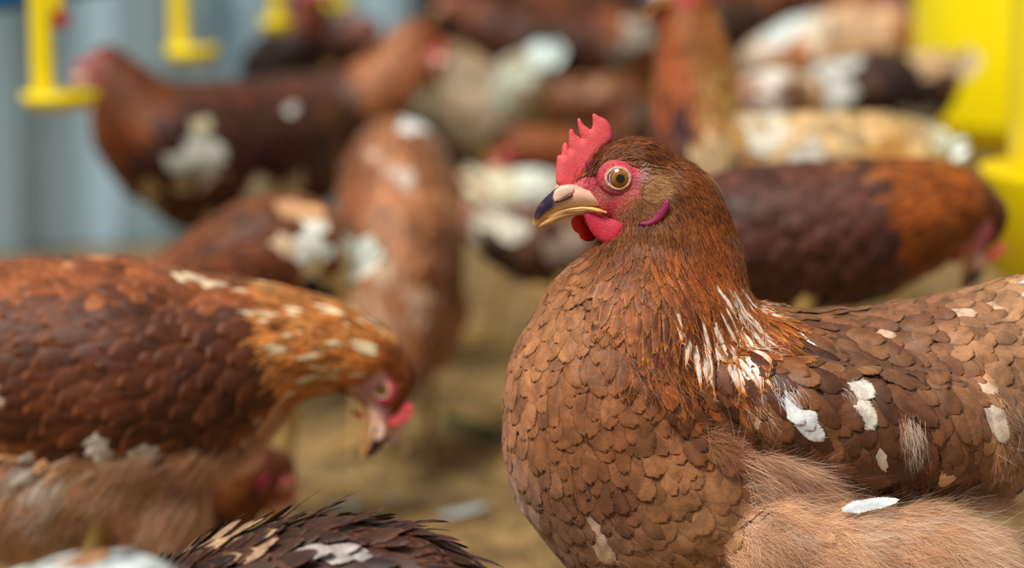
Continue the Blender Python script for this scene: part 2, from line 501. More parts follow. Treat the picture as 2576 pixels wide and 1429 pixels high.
COMB = [cr(*p) for p in [(310, 668), (312, 590), (322, 450), (338, 438), (356, 452), (362, 380), (378, 344), (395, 342), (412, 375), (424, 402), (414, 350), (416, 270), (424, 236),
        (434, 228), (450, 245), (460, 275), (520, 318), (500, 265), (484, 195), (482, 160), (490, 140), (505, 155), (530, 200), (592, 245), (606, 205), (604, 150), (600, 118), (612, 108),
        (648, 133), (690, 148), (720, 168), (748, 215), (765, 285), (752, 330), (700, 385), (640, 470), (590, 560), (540, 640), (480, 700), (380, 720)]]
WATTLE_N = [cr(*p) for p in [(545, 880), (600, 875), (650, 892), (720, 925), (800, 950), (880, 972), (882, 1010), (860, 1060), (822, 1105), (770, 1135), (715, 1143), (660, 1120), (620, 1085), (580, 1030), (555, 970), (535, 920)]]
WATTLE_F = [cr(*p) for p in [(470, 940), (435, 975), (440, 1020), (458, 1065), (500, 1085), (505, 1115), (540, 1145), (580, 1153), (632, 1142), (640, 1118), (620, 1060), (560, 990), (540, 930)]]
LOBE = [cr(*p) for p in [(1180, 760), (1203, 785), (1200, 830), (1172, 885), (1120, 945), (1070, 975), (1015, 985), (962, 972), (985, 952), (1050, 935), (1095, 890), (1130, 830), (1150, 790)]]

def jit(c, k=0.06):
    return np.clip(lin(c) * (1 + random.gauss(0, k)), 0, 1)
def comb_col(x, y):
    t = 0.5 + 0.5 * mnoise.noise(Vector((x * 0.02, y * 0.02, 1)))
    c = lin((244, 104, 108)) * (1 - t) + lin((230, 74, 84)) * t
    low = np.clip((y - 430) / 50, 0, 1) * np.clip((1440 - x) / 50, 0, 1)
    c = c * (1 - low * 0.5) + lin((214, 110, 110)) * low * 0.5
    return c
def build_head_shapes():
    H = {}
    H['comb'] = pillow('comb', COMB, 30, 22, 0, step=4.0, colf=comb_col, taper=lambda x, y: 0.42 + 0.85 * np.clip((y - 300) / 170, 0, 1))
    wb = lambda x, y: -np.clip((y - 530) / 80, 0, 1) * 10 + 4 * math.sin((x - 1470) * 0.05)
    H['wattle_near'] = pillow('wattle', WATTLE_N, 22, 26, -32, bend=wb, step=4.0, colf=lambda x, y: jit((205, 44, 70), .03))
    H['wattle_far'] = pillow('wattle', WATTLE_F, 18, 20, 30, bend=lambda x, y: 6 * math.sin((x - 1400) * 0.08), step=4.0, colf=lambda x, y: jit((222, 22, 26), .03))
    # beak: lofts through stations, close-up coordinates (top), (bottom), half width
    def loft(name, st, colf, nseg=28, shape=0.8):
        st = [(np.array(cr(*a)), np.array(cr(*b)), w * 0.3149) for a, b, w in st]
        # refine with catmull-rom
        arr = np.array([np.concatenate([a, b, [w]]) for a, b, w in st]); m = len(arr)
        fine = []
        for i in range(m - 1):
            p0, p1, p2, p3 = arr[max(i - 1, 0)], arr[i], arr[i + 1], arr[min(i + 2, m - 1)]
            for t in np.arange(6) / 6.0:
                fine.append(0.5 * ((2 * p1) + (-p0 + p2) * t + (2 * p0 - 5 * p1 + 4 * p2 - p3) * t * t + (-p0 + 3 * p1 - 3 * p2 + p3) * t ** 3))
        fine.append(arr[-1]); fine = np.array(fine)
        V = []; C = []
        th = np.linspace(0, 2 * math.pi, nseg, endpoint=False)
        for f in fine:
            c = (f[:2] + f[2:4]) / 2; h = (f[:2] - f[2:4]) / 2
            for a in th:
                cy = math.cos(a); sn = math.sin(a)
                q = c + h * cy; V.append(hl(q[0], q[1], abs(f[4]) * np.sign(sn) * abs(sn) ** shape)); C.append(colf(q[0], q[1], cy))
        n = len(fine); i = np.arange(n * nseg).reshape(n, nseg); j = np.roll(i, -1, 1)
        F = np.stack([i[:-1], j[:-1], j[1:], i[1:]], -1).reshape(-1, 4)
        V = np.array(V); C = np.array(C)
        # end caps
        V = np.concatenate([V, [V[:nseg].mean(0)], [V[-nseg:].mean(0)]]); C = np.concatenate([C, [C[0]], [C[-1]]])
        k = n * nseg
        cap = np.array([[k, j[0][a], i[0][a]] for a in range(nseg)] + [[k + 1, i[-1][a], j[-1][a]] for a in range(nseg)])
        return V, F, cap, C
    def upcol(x, y, cy):
        X = (x - 1300) / .3149; Y = (y - 250) / .3149
        horn = lin((226, 168, 92)); pale = lin((238, 200, 160)); dark = lin((48, 32, 60)); tipc = lin((214, 192, 176))
        t = np.clip((X - 240) / 130, 0, 1); c = horn * (1 - t) + pale * t * 1.0 if X > 240 else horn
        if X > 300 and Y < 790: c = lin((232, 178, 158))
        # dark saddle over the culmen, fading toward the cutting edge and the tip
        top = np.clip((cy + 0.50) / 0.35, 0, 1)
        d = top * np.clip((350 - X) / 60, 0, 1) * np.clip((X - 118) / 25, 0, 1) * np.clip((1005 - Y) / 60, 0, 1)
        d = d * np.clip(1.04 + 0.2 * mnoise.noise(Vector((X * 0.015, Y * 0.015, 0))), 0, 1)
        c = c * (1 - d) + dark * d
        t = np.clip((Y - 985) / 40, 0, 1) * np.clip((200 - X) / 40, 0, 1)
        return c * (1 - t) + tipc * t
    U = loft('beak', [((560, 690), (700, 880), 150), ((430, 668), (620, 866), 146), ((335, 690), (500, 866), 132), ((262, 752), (395, 884), 104), ((214, 797), (312, 912), 84), ((170, 852), (248, 952), 60), ((140, 920), (198, 992), 36), ((126, 978), (162, 1020), 16), ((128, 1005), (152, 1028), 5)], upcol)
    locol = lambda x, y, cy: lin((222, 170, 112)) * np.clip(0.5 + (x - 1345) / 110, 0, 1) + lin((196, 140, 84)) * (1 - np.clip(0.5 + (x - 1345) / 110, 0, 1))
    Lw = loft('beak', [((640, 845), (610, 915), 118), ((540, 850), (520, 922), 112), ((440, 865), (428, 938), 96), ((340, 885), (345, 968), 78), ((270, 925), (270, 998), 58), ((210, 970), (212, 1020), 36), ((178, 1000), (176, 1027), 14), ((166, 1012), (164, 1024), 5)], locol)
    def pack(name, P_, extra=[]):
        V, F, cap, C = P_
        return mesh_from(name, V, [F, cap], {'col': col4(C)})
    H['beak_upper'] = pack('beak_upper', U); H['beak_lower'] = pack('beak_lower', Lw)
    # gape ridge: soft yellow edge of the mouth, both sides
    parts = []
    for sg in (-1, 1):
        path = [(250, 935, 62), (330, 895, 84), (420, 868, 110), (520, 856, 130), (600, 862, 142), (660, 876, 150), (715, 890, 150)]
        arr = np.array(path, float); fine = []
        for i in range(len(arr) - 1):
            for t in np.arange(5) / 5.0: fine.append(arr[i] * (1 - t) + arr[i + 1] * t)
        fine.append(arr[-1]); fine = np.array(fine)
        C0 = np.array([hl(*cr(a, b), sg * (c * .3149)) for a, b, c in fine]); m = len(C0)
        rr = np.interp(np.linspace(0, 1, m), [0, .35, .8, 1], [0.6, 3.0, 5.6, 2.4]) * SC0
        tg = nrm(np.gradient(C0, axis=0)); s1 = nrm(np.cross(tg, [0, 0, 1.0])); s2 = np.cross(tg, s1)
        a = np.linspace(0, 2 * math.pi, 10, endpoint=False)
        V = (C0[:, None] + rr[:, None, None] * (np.cos(a)[None, :, None] * s1[:, None] + np.sin(a)[None, :, None] * s2[:, None] * 0.9)).reshape(-1, 3)
        i = np.arange(m * 10).reshape(m, 10); j = np.roll(i, -1, 1)
        parts.append((V, np.stack([i[:-1], j[:-1], j[1:], i[1:]], -1).reshape(-1, 4), {'col': col4(np.tile(lin((232, 182, 112)), (m * 10, 1)))}))
    V, F, at = merge(parts); H['gape'] = mesh_from('gape', V, F, at)
    # nostril flap and slit
    flap = [cr(*p) for p in [(300, 810), (286, 770), (300, 720), (350, 682), (410, 672), (455, 690), (460, 728), (440, 742), (400, 762), (360, 790), (325, 808)]]
    slit = [cr(*p) for p in [(298, 806), (330, 812), (372, 800), (410, 782), (440, 758), (448, 738), (425, 742), (385, 765), (345, 788), (310, 798)]]
    for sg, nm in ((-1, 'near'), (1, 'far')):
        H['flap_' + nm] = pillow('nostril_flap', flap, 10, 14, sg * 37, step=3.5, bend=lambda x, y, sg=sg: sg * (x - 1414) * 0.16, colf=lambda x, y: jit((240, 200, 178), .03))
        H['slit_' + nm] = pillow('nostril', slit, 6, 5, sg * 41, step=3.0, bend=lambda x, y, sg=sg: sg * (x - 1414) * 0.16, colf=lambda x, y: lin((84, 38, 20)))
    return H
SURF_C = 62.0                       # half width of the skull beside the eye, frame pixels
def eye_meshes(sg):
    # eyeball: poles on the c axis
    R = 38.0; cc = sg * (SURF_C - 21)
    nr, ns = 60, 72
    V = []; C = []
    for i in range(nr + 1):
        ph = math.pi * i / nr
        for j in range(ns):
            a = 2 * math.pi * j / ns
            r = R * math.sin(ph) ; z = R * math.cos(ph)
            V.append(hl(1557 + r * math.cos(a), 442 + r * math.sin(a), cc + sg * z))
            if z > 0:
                st = 0.5 + 0.5 * mnoise.noise(Vector((math.cos(a) * 9, math.sin(a) * 9, r * 0.06)))
                if r < 11.4: c = lin((6, 6, 9))
                elif r < 22.6:
                    t = (r - 11.4) / 11.2
                    c = lin((112, 92, 18)) * (1 - t) + lin((196, 108, 22)) * t
                    c = c * (0.6 + 0.7 * st)
                    if t > 0.86: c = c * 0.35
                elif r < 24.5: c = lin((62, 48, 52))
                else: c = lin((170, 150, 170))
            else: c = lin((196, 176, 190))
            V_ = None; C.append(c)
    V = np.array(V); i = np.arange((nr + 1) * ns).reshape(nr + 1, ns); j = np.roll(i, -1, 1)
    F = np.stack([i[:-1], j[:-1], j[1:], i[1:]], -1).reshape(-1, 4)
    if sg < 0: pass
    ball = mesh_from('eye', V, F, {'col': col4(np.array(C))})
    # eyelid skirt
    prof = [(25.0, 5.0), (26.0, 8.0), (28.5, 9.0), (31, 8.2), (34, 5.0), (37, 3.0), (41, 2.6), (45, 0.5), (50, -7.0), (56, -22)]
    colp = [(150, 110, 96), (214, 164, 146), (232, 184, 160), (226, 168, 146), (190, 108, 104), (208, 74, 96), (210, 62, 88), (196, 70, 84), (176, 80, 76), (160, 80, 60)]
    V = []; C = []
    for (r, h), c in zip(prof, colp):
        for k in range(64):
            a = 2 * math.pi * k / 64
            wob = 1 + 0.02 * math.sin(5 * a + r)
            low = max(0, math.sin(a)); el = 0.90 - 0.0 * low
            hh = h + 1.2 * math.sin(9 * a + r * 0.6) * (r > 36)
            x = 1552.5 + r * math.cos(a) * wob * (1.0 if math.cos(a) > 0 else 1.03); y = 442 + r * math.sin(a) * wob * el
            V.append(hl(x, y, sg * (SURF_C + hh - (-math.cos(a)) * 0.10 * r)))
            cl = lin(c)
            if 43 > r > 33 and math.sin(a) > 0.2: cl = cl * 0.55 + lin((150, 112, 96)) * 0.45
            C.append(cl * (1 + random.gauss(0, .03)))
    n = len(prof); i = np.arange(n * 64).reshape(n, 64); j = np.roll(i, -1, 1)
    F = np.stack([i[:-1], j[:-1], j[1:], i[1:]], -1).reshape(-1, 4)
    lid = mesh_from('eyelid', np.array(V), F, {'col': col4(np.clip(np.array(C), 0, 1))})
    return ball, lid
HEAD = build_head_shapes()
for sg, nm in ((-1, 'near'), (1, 'far')):
    HEAD['eye_' + nm], HEAD['lid_' + nm] = eye_meshes(sg)
    HEAD['lobe_' + nm] = pillow('earlobe', LOBE, 10, 9, sg * (SURF_C + 31), step=3.5, bend=lambda x, y, sg=sg: sg * (x - 1640) * 0.30,
                                colf=lambda x, y: jit((222, 40, 112), .04) if (x + y * 0.75 > 2060) else jit((150, 40, 92), .05))
FACE_POLY = np.array([cr(*p) for p in [(250, 640), (330, 660), (450, 690), (520, 620), (590, 600), (640, 540), (740, 480), (860, 482), (960, 530), (1040, 560), (1060, 600), (990, 650), (985, 720),
                                      (1030, 800), (1090, 850), (1080, 880), (960, 920), (880, 985), (700, 960), (540, 940), (400, 930), (250, 900)]])
FACE_PTS = [(330, 690, (236, 186, 172)), (420, 620, (212, 92, 104)), (470, 730, (214, 120, 118)), (560, 700, (198, 78, 90)), (640, 640, (190, 66, 78)), (700, 540, (214, 70, 92)), (860, 490, (206, 60, 88)),
            (960, 560, (206, 70, 90)), (1030, 600, (214, 140, 136)), (950, 700, (188, 92, 92)), (740, 760, (150, 84, 78)), (640, 740, (176, 96, 92)), (600, 800, (208, 62, 82)), (760, 840, (200, 52, 76)), (900, 850, (168, 84, 66)),
            (860, 920, (160, 80, 60)), (1020, 820, (158, 92, 62)), (520, 930, (150, 70, 48)), (430, 950, (132, 78, 52))]
def in_poly(p, poly):
    x, y = p[:, 0], p[:, 1]; ins = np.zeros(len(p), bool)
    for a, b in zip(poly, np.roll(poly, -1, 0)):
        c = (a[1] > y) != (b[1] > y)
        ins ^= c & (x < (b[0] - a[0]) * (y - a[1]) / (b[1] - a[1] + 1e-12) + a[0])
    return ins
def head_px(p, Minv):
    q = p @ Minv[:3, :3].T + Minv[:3, 3]
    return HX - q[:, 0] / SC0, HY - q[:, 1] / SC0, q[:, 2] / SC0
def face_color(hx, hy):
    pts = np.array([cr(a, b) for a, b, _ in FACE_PTS]); cl = np.array([lin(c) for *_, c in FACE_PTS])
    d = (hx[:, None] - pts[:, 0]) ** 2 + (hy[:, None] - pts[:, 1]) ** 2
    w = 1 / (d + 30) ** 1.6
    return (w[..., None] * cl).sum(1) / w.sum(1, keepdims=True)

def add_head_parts(root, M, o0, simple=False, comb=1.0, wattle=1.0):
    """comb, beak, eyes and the fleshy lobes, placed by the head's own frame"""
    R = Matrix([[*M[i, :3], M[i, 3] - o0[i]] for i in range(3)] + [[0, 0, 0, 1]])
    def put(key, name, mat, parent=None, label=None):
        o = link(name, HEAD[key], mat, root)
        if parent is not None:
            o.parent = parent; o.matrix_parent_inverse = Matrix.Identity(4)
            o.matrix_local = Matrix.Identity(4)
        else: o.matrix_local = R
        if label: o['label'] = label
        return o
    cb = put('comb', 'comb', M_COMB)
    if comb != 1.0:
        c0 = Vector(hl(1455, 440)); cb.matrix_local = R @ Matrix.Translation(c0) @ Matrix.Diagonal((comb, comb, 1, 1)) @ Matrix.Translation(-c0)
    up = put('beak_upper', 'beak', M_BEAK)
    put('beak_lower', 'lower_beak', M_BEAK, up)
    put('gape', 'gape', M_BEAK, up)
    for nm in ('near', 'far'):
        e = put('eye_' + nm, 'eye', M_EYE)
        put('lid_' + nm, 'eyelid', M_SKIN, e)
        if not simple:
            put('slit_' + nm, 'nostril', M_BEAK, up); put('flap_' + nm, 'nostril_flap', M_BEAK, up)
        put('lobe_' + nm, 'earlobe', M_COMB)
        if wattle > 0:
            wt = put('wattle_' + nm, 'wattle', M_COMB)
            if wattle != 1.0:
                c0 = Vector(hl(1500, 530)); wt.matrix_local = R @ Matrix.Translation(c0) @ Matrix.Diagonal((wattle, wattle, 1, 1)) @ Matrix.Translation(-c0)

# ------------------------------------------------------------------ chains of balls
def chain_balls(nodes, Y0, ds=1.0, dens=0.28):
    """nodes: (px, py, r px, dY) -> balls and samples"""
    C = []; R = []
    for px, py, r, dy in nodes:
        C.append(P(px, py, Y0 + dy)); R.append(r * mpp(px, py, Y0 + dy))
    C = np.array(C); R = np.array(R); cs = []; rs = []; us = []
    for i in range(len(C) - 1):
        L = np.linalg.norm(C[i + 1] - C[i]); k = max(2, int(L / (min(R[i], R[i + 1]) * dens)))
        for t in np.arange(k) / k:
            cs.append(C[i] * (1 - t) + C[i + 1] * t); rs.append(R[i] * (1 - t) + R[i + 1] * t); us.append(i + t)
    cs.append(C[-1]); rs.append(R[-1]); us.append(len(C) - 1)
    return np.array(cs), np.array(rs), np.array(us)

def leg_mesh(top, foot, r=0.0045, fwd=(-1, 0, 0)):
    fwd = nrm(fwd); side = np.array([-fwd[1], fwd[0], 0])
    top = np.array(top); foot = np.array(foot)
    hock = top * 0.45 + foot * 0.55 - fwd * 0.018; 
    parts = []
    def tube(pts, rads, ns=8):
        pts = np.array(pts); m = len(pts); tg = nrm(np.gradient(pts, axis=0))
        ref = np.array([0.3, 0.9, 0.31]); s1 = nrm(np.cross(tg, ref)); s2 = np.cross(tg, s1)
        a = np.linspace(0, 2 * math.pi, ns, endpoint=False)
        V = (pts[:, None] + np.array(rads)[:, None, None] * (np.cos(a)[None, :, None] * s1[:, None] + np.sin(a)[None, :, None] * s2[:, None])).reshape(-1, 3)
        i = np.arange(m * ns).reshape(m, ns); j = np.roll(i, -1, 1)
        parts.append((V, np.stack([i[:-1], j[:-1], j[1:], i[1:]], -1).reshape(-1, 4), {'col': col4(np.tile(lin((176, 142, 84)), (m * ns, 1)))}))
    tube([top, (top + hock) / 2, hock, (hock + foot) / 2, foot + [0, 0, .004]], [r * 1.8, r * 1.4, r * 1.15, r * .9, r])
    f0 = foot + np.array([0, 0, .006])
    for a in (-0.5, 0.0, 0.5):
        dd = fwd * math.cos(a) + side * math.sin(a)
        tube([f0, f0 + dd * .02 + [0, 0, .003], f0 + dd * .04, f0 + dd * .052 - [0, 0, .003]], [r * .8, r * .75, r * .6, r * .15])
    tube([f0, f0 - fwd * .012, f0 - fwd * .024 - [0, 0, .003]], [r * .7, r * .55, r * .1])
    V, F, at = merge(parts)
    return mesh_from('leg', V, F, at)

PALE = {'ginger': dict(head=((128, 70, 34), (150, 88, 46)), neck=((150, 78, 30), (196, 128, 66)), body=((112, 62, 36), (160, 100, 62)), wing=((92, 50, 32), (138, 84, 56)), belly=((168, 116, 78), (198, 152, 116)), tail=((120, 68, 40), (160, 104, 70))),
        'dark': dict(head=((110, 56, 26), (130, 72, 36)), neck=((120, 62, 24), (160, 98, 44)), body=((70, 34, 20), (104, 56, 36)), wing=((64, 32, 24), (96, 54, 40)), belly=((96, 56, 34), (128, 82, 54)), tail=((90, 48, 30), (120, 70, 46)))}
def pal(base, **kw):
    d = dict(PALE[base]); d.update(kw); return d

def make_hen(label, Y, nodes, zones, palette, head=None, patches=(), detail=1.0, group=None, voxel=0.006, legs=True, tail=None, smooth=10, heading=(-1, 0, 0), mat=None, ground_leg=None, seed=0, downk=0.35, extra=(), ruff=0.0, fluff=0, facepale=0.0, comb=1.0, fleck=None, wattle=1.0, facecol=(216, 176, 178), wk=1.0):
    """nodes run from head end to tail; zones: one letter per node (n neck, b body, t tail);
    head: dict(C=(px,py,dY), f, u, k)"""
    cs, rs, us = chain_balls(nodes, Y)
    zi = np.array([{'h': 0, 'n': 1, 'b': 2, 't': 3}[z] for z in zones])
    zs = zi[np.clip(np.round(us).astype(int), 0, len(zi) - 1)]
    tang = nrm(np.gradient(cs, axis=0))
    endc = cs[-1].copy(); endr = rs[-1]
    if extra:
        tl = nrm(-np.array(heading, float) + np.array([0, 0, -.8]))
        for x, y, r, dy in extra:
            cs = np.concatenate([cs, [P(x, y, Y + dy)]]); rs = np.append(rs, r * mpp(x, y, Y + dy)); zs = np.append(zs, 5); tang = np.concatenate([tang, [tl]])
    balls = [(c, np.eye(3) * r) for c, r in zip(cs, rs)]
    M = None
    if head is None:                                          # a lowered head hidden from this side
        f_ = nrm(-tang[0] * .3 + np.array([0, 1, -.4])); C_ = cs[0] + nrm(-tang[0] * .3 + np.array([0, 1, 0])) * max(.018, rs[0] * .9)
        head = dict(w=C_, f=f_, u=(0, 0, 1), k=.85); comb, wattle, facepale, facecol = .2, 0, .9, (124, 66, 46)
    if head:
        C = head['w'] if 'w' in head else P(head['C'][0], head['C'][1], Y + head['C'][2])
        M = head_matrix(C, head['f'], head['u'], head.get('k', 1.0))
        balls += skull_balls(M)
    me = blob_mesh('body', balls, voxel, smooth)
    wide = cs[np.argmax(rs)]
    o0 = np.array([wide[0], wide[1], 0.0])
    root = bpy.data.objects.new('hen', None); COL.objects.link(root); root.location = o0
    tag(root, label, 'hen', group)
    S = Surf(me)
    V = S.V
    Minv = np.linalg.inv(M) if M is not None else None
    names = ['head', 'neck', 'body', 'tail', 'wing', 'belly']
    def zone_of(p):
        dd = np.linalg.norm(p[:, None] - cs[None], axis=2) / rs[None]
        k = dd.argmin(1)
        return zs[k], k
    def face_mask(p):
        if Minv is None: return np.zeros(len(p), bool)
        hx, hy, hc = head_px(p, Minv)
        return in_poly(np.stack([hx, hy], 1), FACE_POLY) & (np.abs(hc) < 110) & (hx > 1380)
    def head_mask(p):
        if Minv is None: return np.zeros(len(p), bool)
        hx, hy, hc = head_px(p, Minv)
        return ((hx - 1580) ** 2 + (hy - 450) ** 2 < 120 ** 2) & (np.abs(hc) < 110)
    # skin colours
    z, _ = zone_of(V)
    base = np.array([lin(palette[n][0]) for n in names])[z] * 0.8
    if Minv is not None:
        fm = face_mask(V); hx, hy, hc = head_px(V, Minv)
        if fm.any(): base[fm] = face_color(hx[fm], hy[fm]) * (1 - facepale) + lin(facecol) * facepale
    at = me.attributes.new('col', 'FLOAT_COLOR', 'POINT'); at.data.foreach_set('color', col4(base).astype(np.float32).ravel())
    me.transform(Matrix.Translation(Vector(-o0)))
    link('body', me, M_SKIN, root)
    # feather classes: name, spacing, L, W, lift, point   (metres at detail 1)
    px = SC0
    cand, cn, _ = S.sample(int(S.area.sum() / (9 * px * detail) ** 2 * 3.0) + 500)
    cz, ck = zone_of(cand)
    fmask = face_mask(cand); hmask = head_mask(cand)
    d = tang[ck].copy()
    low = np.clip(-(cand[:, 2] - cs[ck][:, 2]) / rs[ck], -1, 1)
    d[:, 2] -= np.where(cz == 2, downk, np.where(cz == 1, 0.1, 0.15))
    side = np.cross(tang[ck], [0, 0, 1.0]); side = nrm(side)
    lat = np.abs((cn * side).sum(1))
    wing = (cz == 2) & (lat > 0.45) & (low < 0.45) & (low > -0.75)
    belly = ((cz == 2) & (low > 0.5)) | (cz == 5)
    if Minv is not None:
        hd = -M[:3, 0] / np.linalg.norm(M[:3, 0]); d[hmask] = hd * 1.0 + np.array([0, 0, -0.1])
    pid = np.where(hmask, 0, np.where(belly, 5, np.where(wing, 4, np.where((cz == 2) & (low < -.4), 6, cz))))
    SP_ = {0: (12, 30, 12, .10, .3), 1: (15, 85, 19, .07, .7), 2: (32, 95, 68, .10, .0), 3: (34, 140, 50, .06, .1), 4: (36, 125, 62, .08, .05), 5: (26, 90, 40, .16, .4), 6: (32, 95, 64, .09, .0)}
    nm = {0: 'head', 1: 'neck', 2: 'body', 3: 'tail', 4: 'wing', 5: 'belly', 6: 'body'}
    out = {}
    for z, (sp, L, W, lf, pt) in SP_.items():
        m = np.where((pid == z) & ~fmask)[0]
        if len(m) < 3: continue
        k = 1.0 if z > 1 else 1.0
        keep = m[poisson(cand[m], sp * px * detail * k * (wk if z > 1 else 1))]
        n = len(keep); r = cand[keep]; nn = cn[keep]; dd = d[keep] + rng.normal(0, .10, (n, 3))
        c1, c2 = (np.tile(lin(c), (n, 1)) for c in palette[nm[z]])
        v = 1 + 0.34 * vnoise(r, 28, seed)[:, None] + rng.normal(0, .16, (n, 1))
        tmix = np.clip(0.5 + 1.1 * vnoise(r, 60, seed + 5), 0, 1)[:, None]
        c1 = c1 * v * (1 - 0.35 * tmix) + c2 * 0.35 * tmix; c2 = c2 * v
        pp = proj(r)
        c1 = c1 * (1 + .30 * vnoise(r, 75, seed + 9)[:, None])
        if fleck and z == 1:
            g = (rng.random(n) < fleck[0])[:, None]; c1 = np.where(g, lin(fleck[1]), c1)
        for (x, y, rx, ry, c, pr) in patches:
            g = (((pp[:, 0] - x) / rx) ** 2 + ((pp[:, 1] - y) / ry) ** 2 + rng.normal(0, .25, n) < 1) & (rng.random(n) < pr)
            cc = lin(c) * (1 + rng.normal(0, .06, (n, 1)))
            c1 = np.where(g[:, None], cc, c1); c2 = np.where(g[:, None], cc * 1.02, c2)
        q = 5 if detail < 1.5 else 3
        A = feathers(S, r - nn * 0.001, nn, dd, L * px * (detail ** .5) * (1 + rng.normal(0, .12, n)), W * px * detail * wk, (lf + ruff * rng.random(n)) * (1 + rng.normal(0, .3, n)), px * 3, min(1, pt + ruff * 1.6), np.clip(c1, 0, 1), np.clip(c2, 0, 1), 0.6, NU=q, NV=(6 if q == 5 else 4))
        out[z] = A[:3]
    def put(name, zs_, label=None):
        pr = [out[z] for z in zs_ if z in out]
        if not pr: return None
        V, F, at = merge(pr)
        o = link(name, mesh_from(name, V - o0, F, at), M_FRAY if detail < 1.3 else M_FEATHER, root)
        if label: o['label'] = label
        return o
    put('head_feathers', [0]); put('neck_hackle', [1]); put('body_plumage', [2]); put('back_plumage', [6]); put('belly_plumage', [5])
    # wings: one on each side
    if 4 in out:
        V_, F_, at_ = out[4]
        fc = V_[F_].mean(1); kk = np.linalg.norm(fc[:, None] - cs[None, ::4], axis=2).argmin(1) * 4
        sd = ((fc - cs[kk]) * nrm(np.cross(tang[kk], [0, 0, 1.0]))).sum(1) > 0
        for s_ in (False, True):
            F2 = F_[sd == s_]
            if len(F2) < 4: continue
            used, inv = np.unique(F2, return_inverse=True)
            link('wing', mesh_from('wing', V_[used] - o0, inv.reshape(-1, 4), {k: a[used] for k, a in at_.items()}), M_FRAY if detail < 1.3 else M_FEATHER, root)
    # tail fan
    if tail:
        n = 14
        c = endc; r = endr; tdir = nrm(tail['d']); sdv = nrm(np.cross(tdir, [0, 0, 1.0])); upv = np.cross(sdv, tdir)
        rt = np.array([c + sdv * (i / (n - 1) - .5) * r * 1.0 - tdir * r * 0.2 + upv * (abs(i / (n - 1) - .5)) * -r * 0.8 for i in range(n)])
        dd = np.array([nrm(tdir + sdv * (i / (n - 1) - .5) * 0.5 - upv * abs(i / (n - 1) - .5) * 0.3) for i in range(n)])
        nn = np.array([nrm(upv + sdv * (i / (n - 1) - .5) * 1.6) for i in range(n)])
        c1 = np.tile(lin(tail['c'][0]), (n, 1)) * (1 + rng.normal(0, .1, (n, 1))); c2 = np.tile(lin(tail['c'][1]), (n, 1))
        A = feathers(None, rt, nn, dd, tail.get('L', 0.09), 0.022, 0.0, 0.0, 0.1, np.clip(c1, 0, 1), np.clip(c2, 0, 1), .7, snap=False)
        link('tail', mesh_from('tail', A[0] - o0, A[1], A[2]), M_FEATHER, root)
        S_t = None
    elif 3 in out: pass
    if 3 in out: put('saddle_plumage', [3])
    if M is not None: add_head_parts(root, M, o0, simple=detail > 1.2, comb=comb, wattle=wattle)
    if fluff:
        mk = np.where(belly)[0]; mk = mk[rng.integers(0, len(mk), fluff // 20)]; fi = np.repeat(mk, 20); n = len(fi)
        ca = lin(palette['belly'][0]); cb = lin(palette['belly'][1]); tt = np.clip(.5 + vnoise(cand[mk], 22, 3), 0, 1)
        pp = proj(cand[mk]); cc = ca * (1 - tt[:, None]) + cb * tt[:, None]
        for (x, y, rx, ry, c, pr) in patches:
            g = (((pp[:, 0] - x) / rx) ** 2 + ((pp[:, 1] - y) / ry) ** 2 < 1) & (rng.random(len(mk)) < pr); cc = np.where(g[:, None], lin(c), cc)
        cc = np.repeat(cc, 20, 0) * (1 + rng.normal(0, .12, (n, 1)))
        dd = d[fi] + rng.normal(0, .3, (n, 3)); nn = cn[fi]; dd = nrm(dd - (dd * nn).sum(1, keepdims=True) * nn)
        V, F, at = strands(cand[fi] + rng.normal(0, 8 * px, (n, 3)), dd, nn, rng.uniform(50, 110, n) * px, 1.5 * px, np.clip(cc, 0, 1), lift=.25, droop=.15, seg=4)
        tag(link('down', mesh_from('down', V - o0, F, at), M_BARB, root), kind='stuff')
    if legs:
        hd = nrm(np.array(heading, float)); sd = np.array([-hd[1], hd[0], 0])
        gl = P(*ground_leg) if ground_leg is not None else wide
        zb = wide[2] - rs.max() * 0.55
        for s_ in (-1, 1):
            b = np.array([gl[0], gl[1], 0]) + sd * s_ * 0.030
            if zb > 0.03: link('leg', leg_mesh(b + [0, 0, zb] - o0, b - o0 + [0, 0, 0.0], fwd=hd), M_LEG, root)
    return root, S, M
# ------------------------------------------------------------------ the near hen
def idw(q, pts, vals, pw=3.0):
    d = ((q[:, None] - pts[None]) ** 2).sum(-1) + 25.0
    w = 1 / d ** (pw / 2)
    w /= w.sum(1, keepdims=True)
    return w @ vals
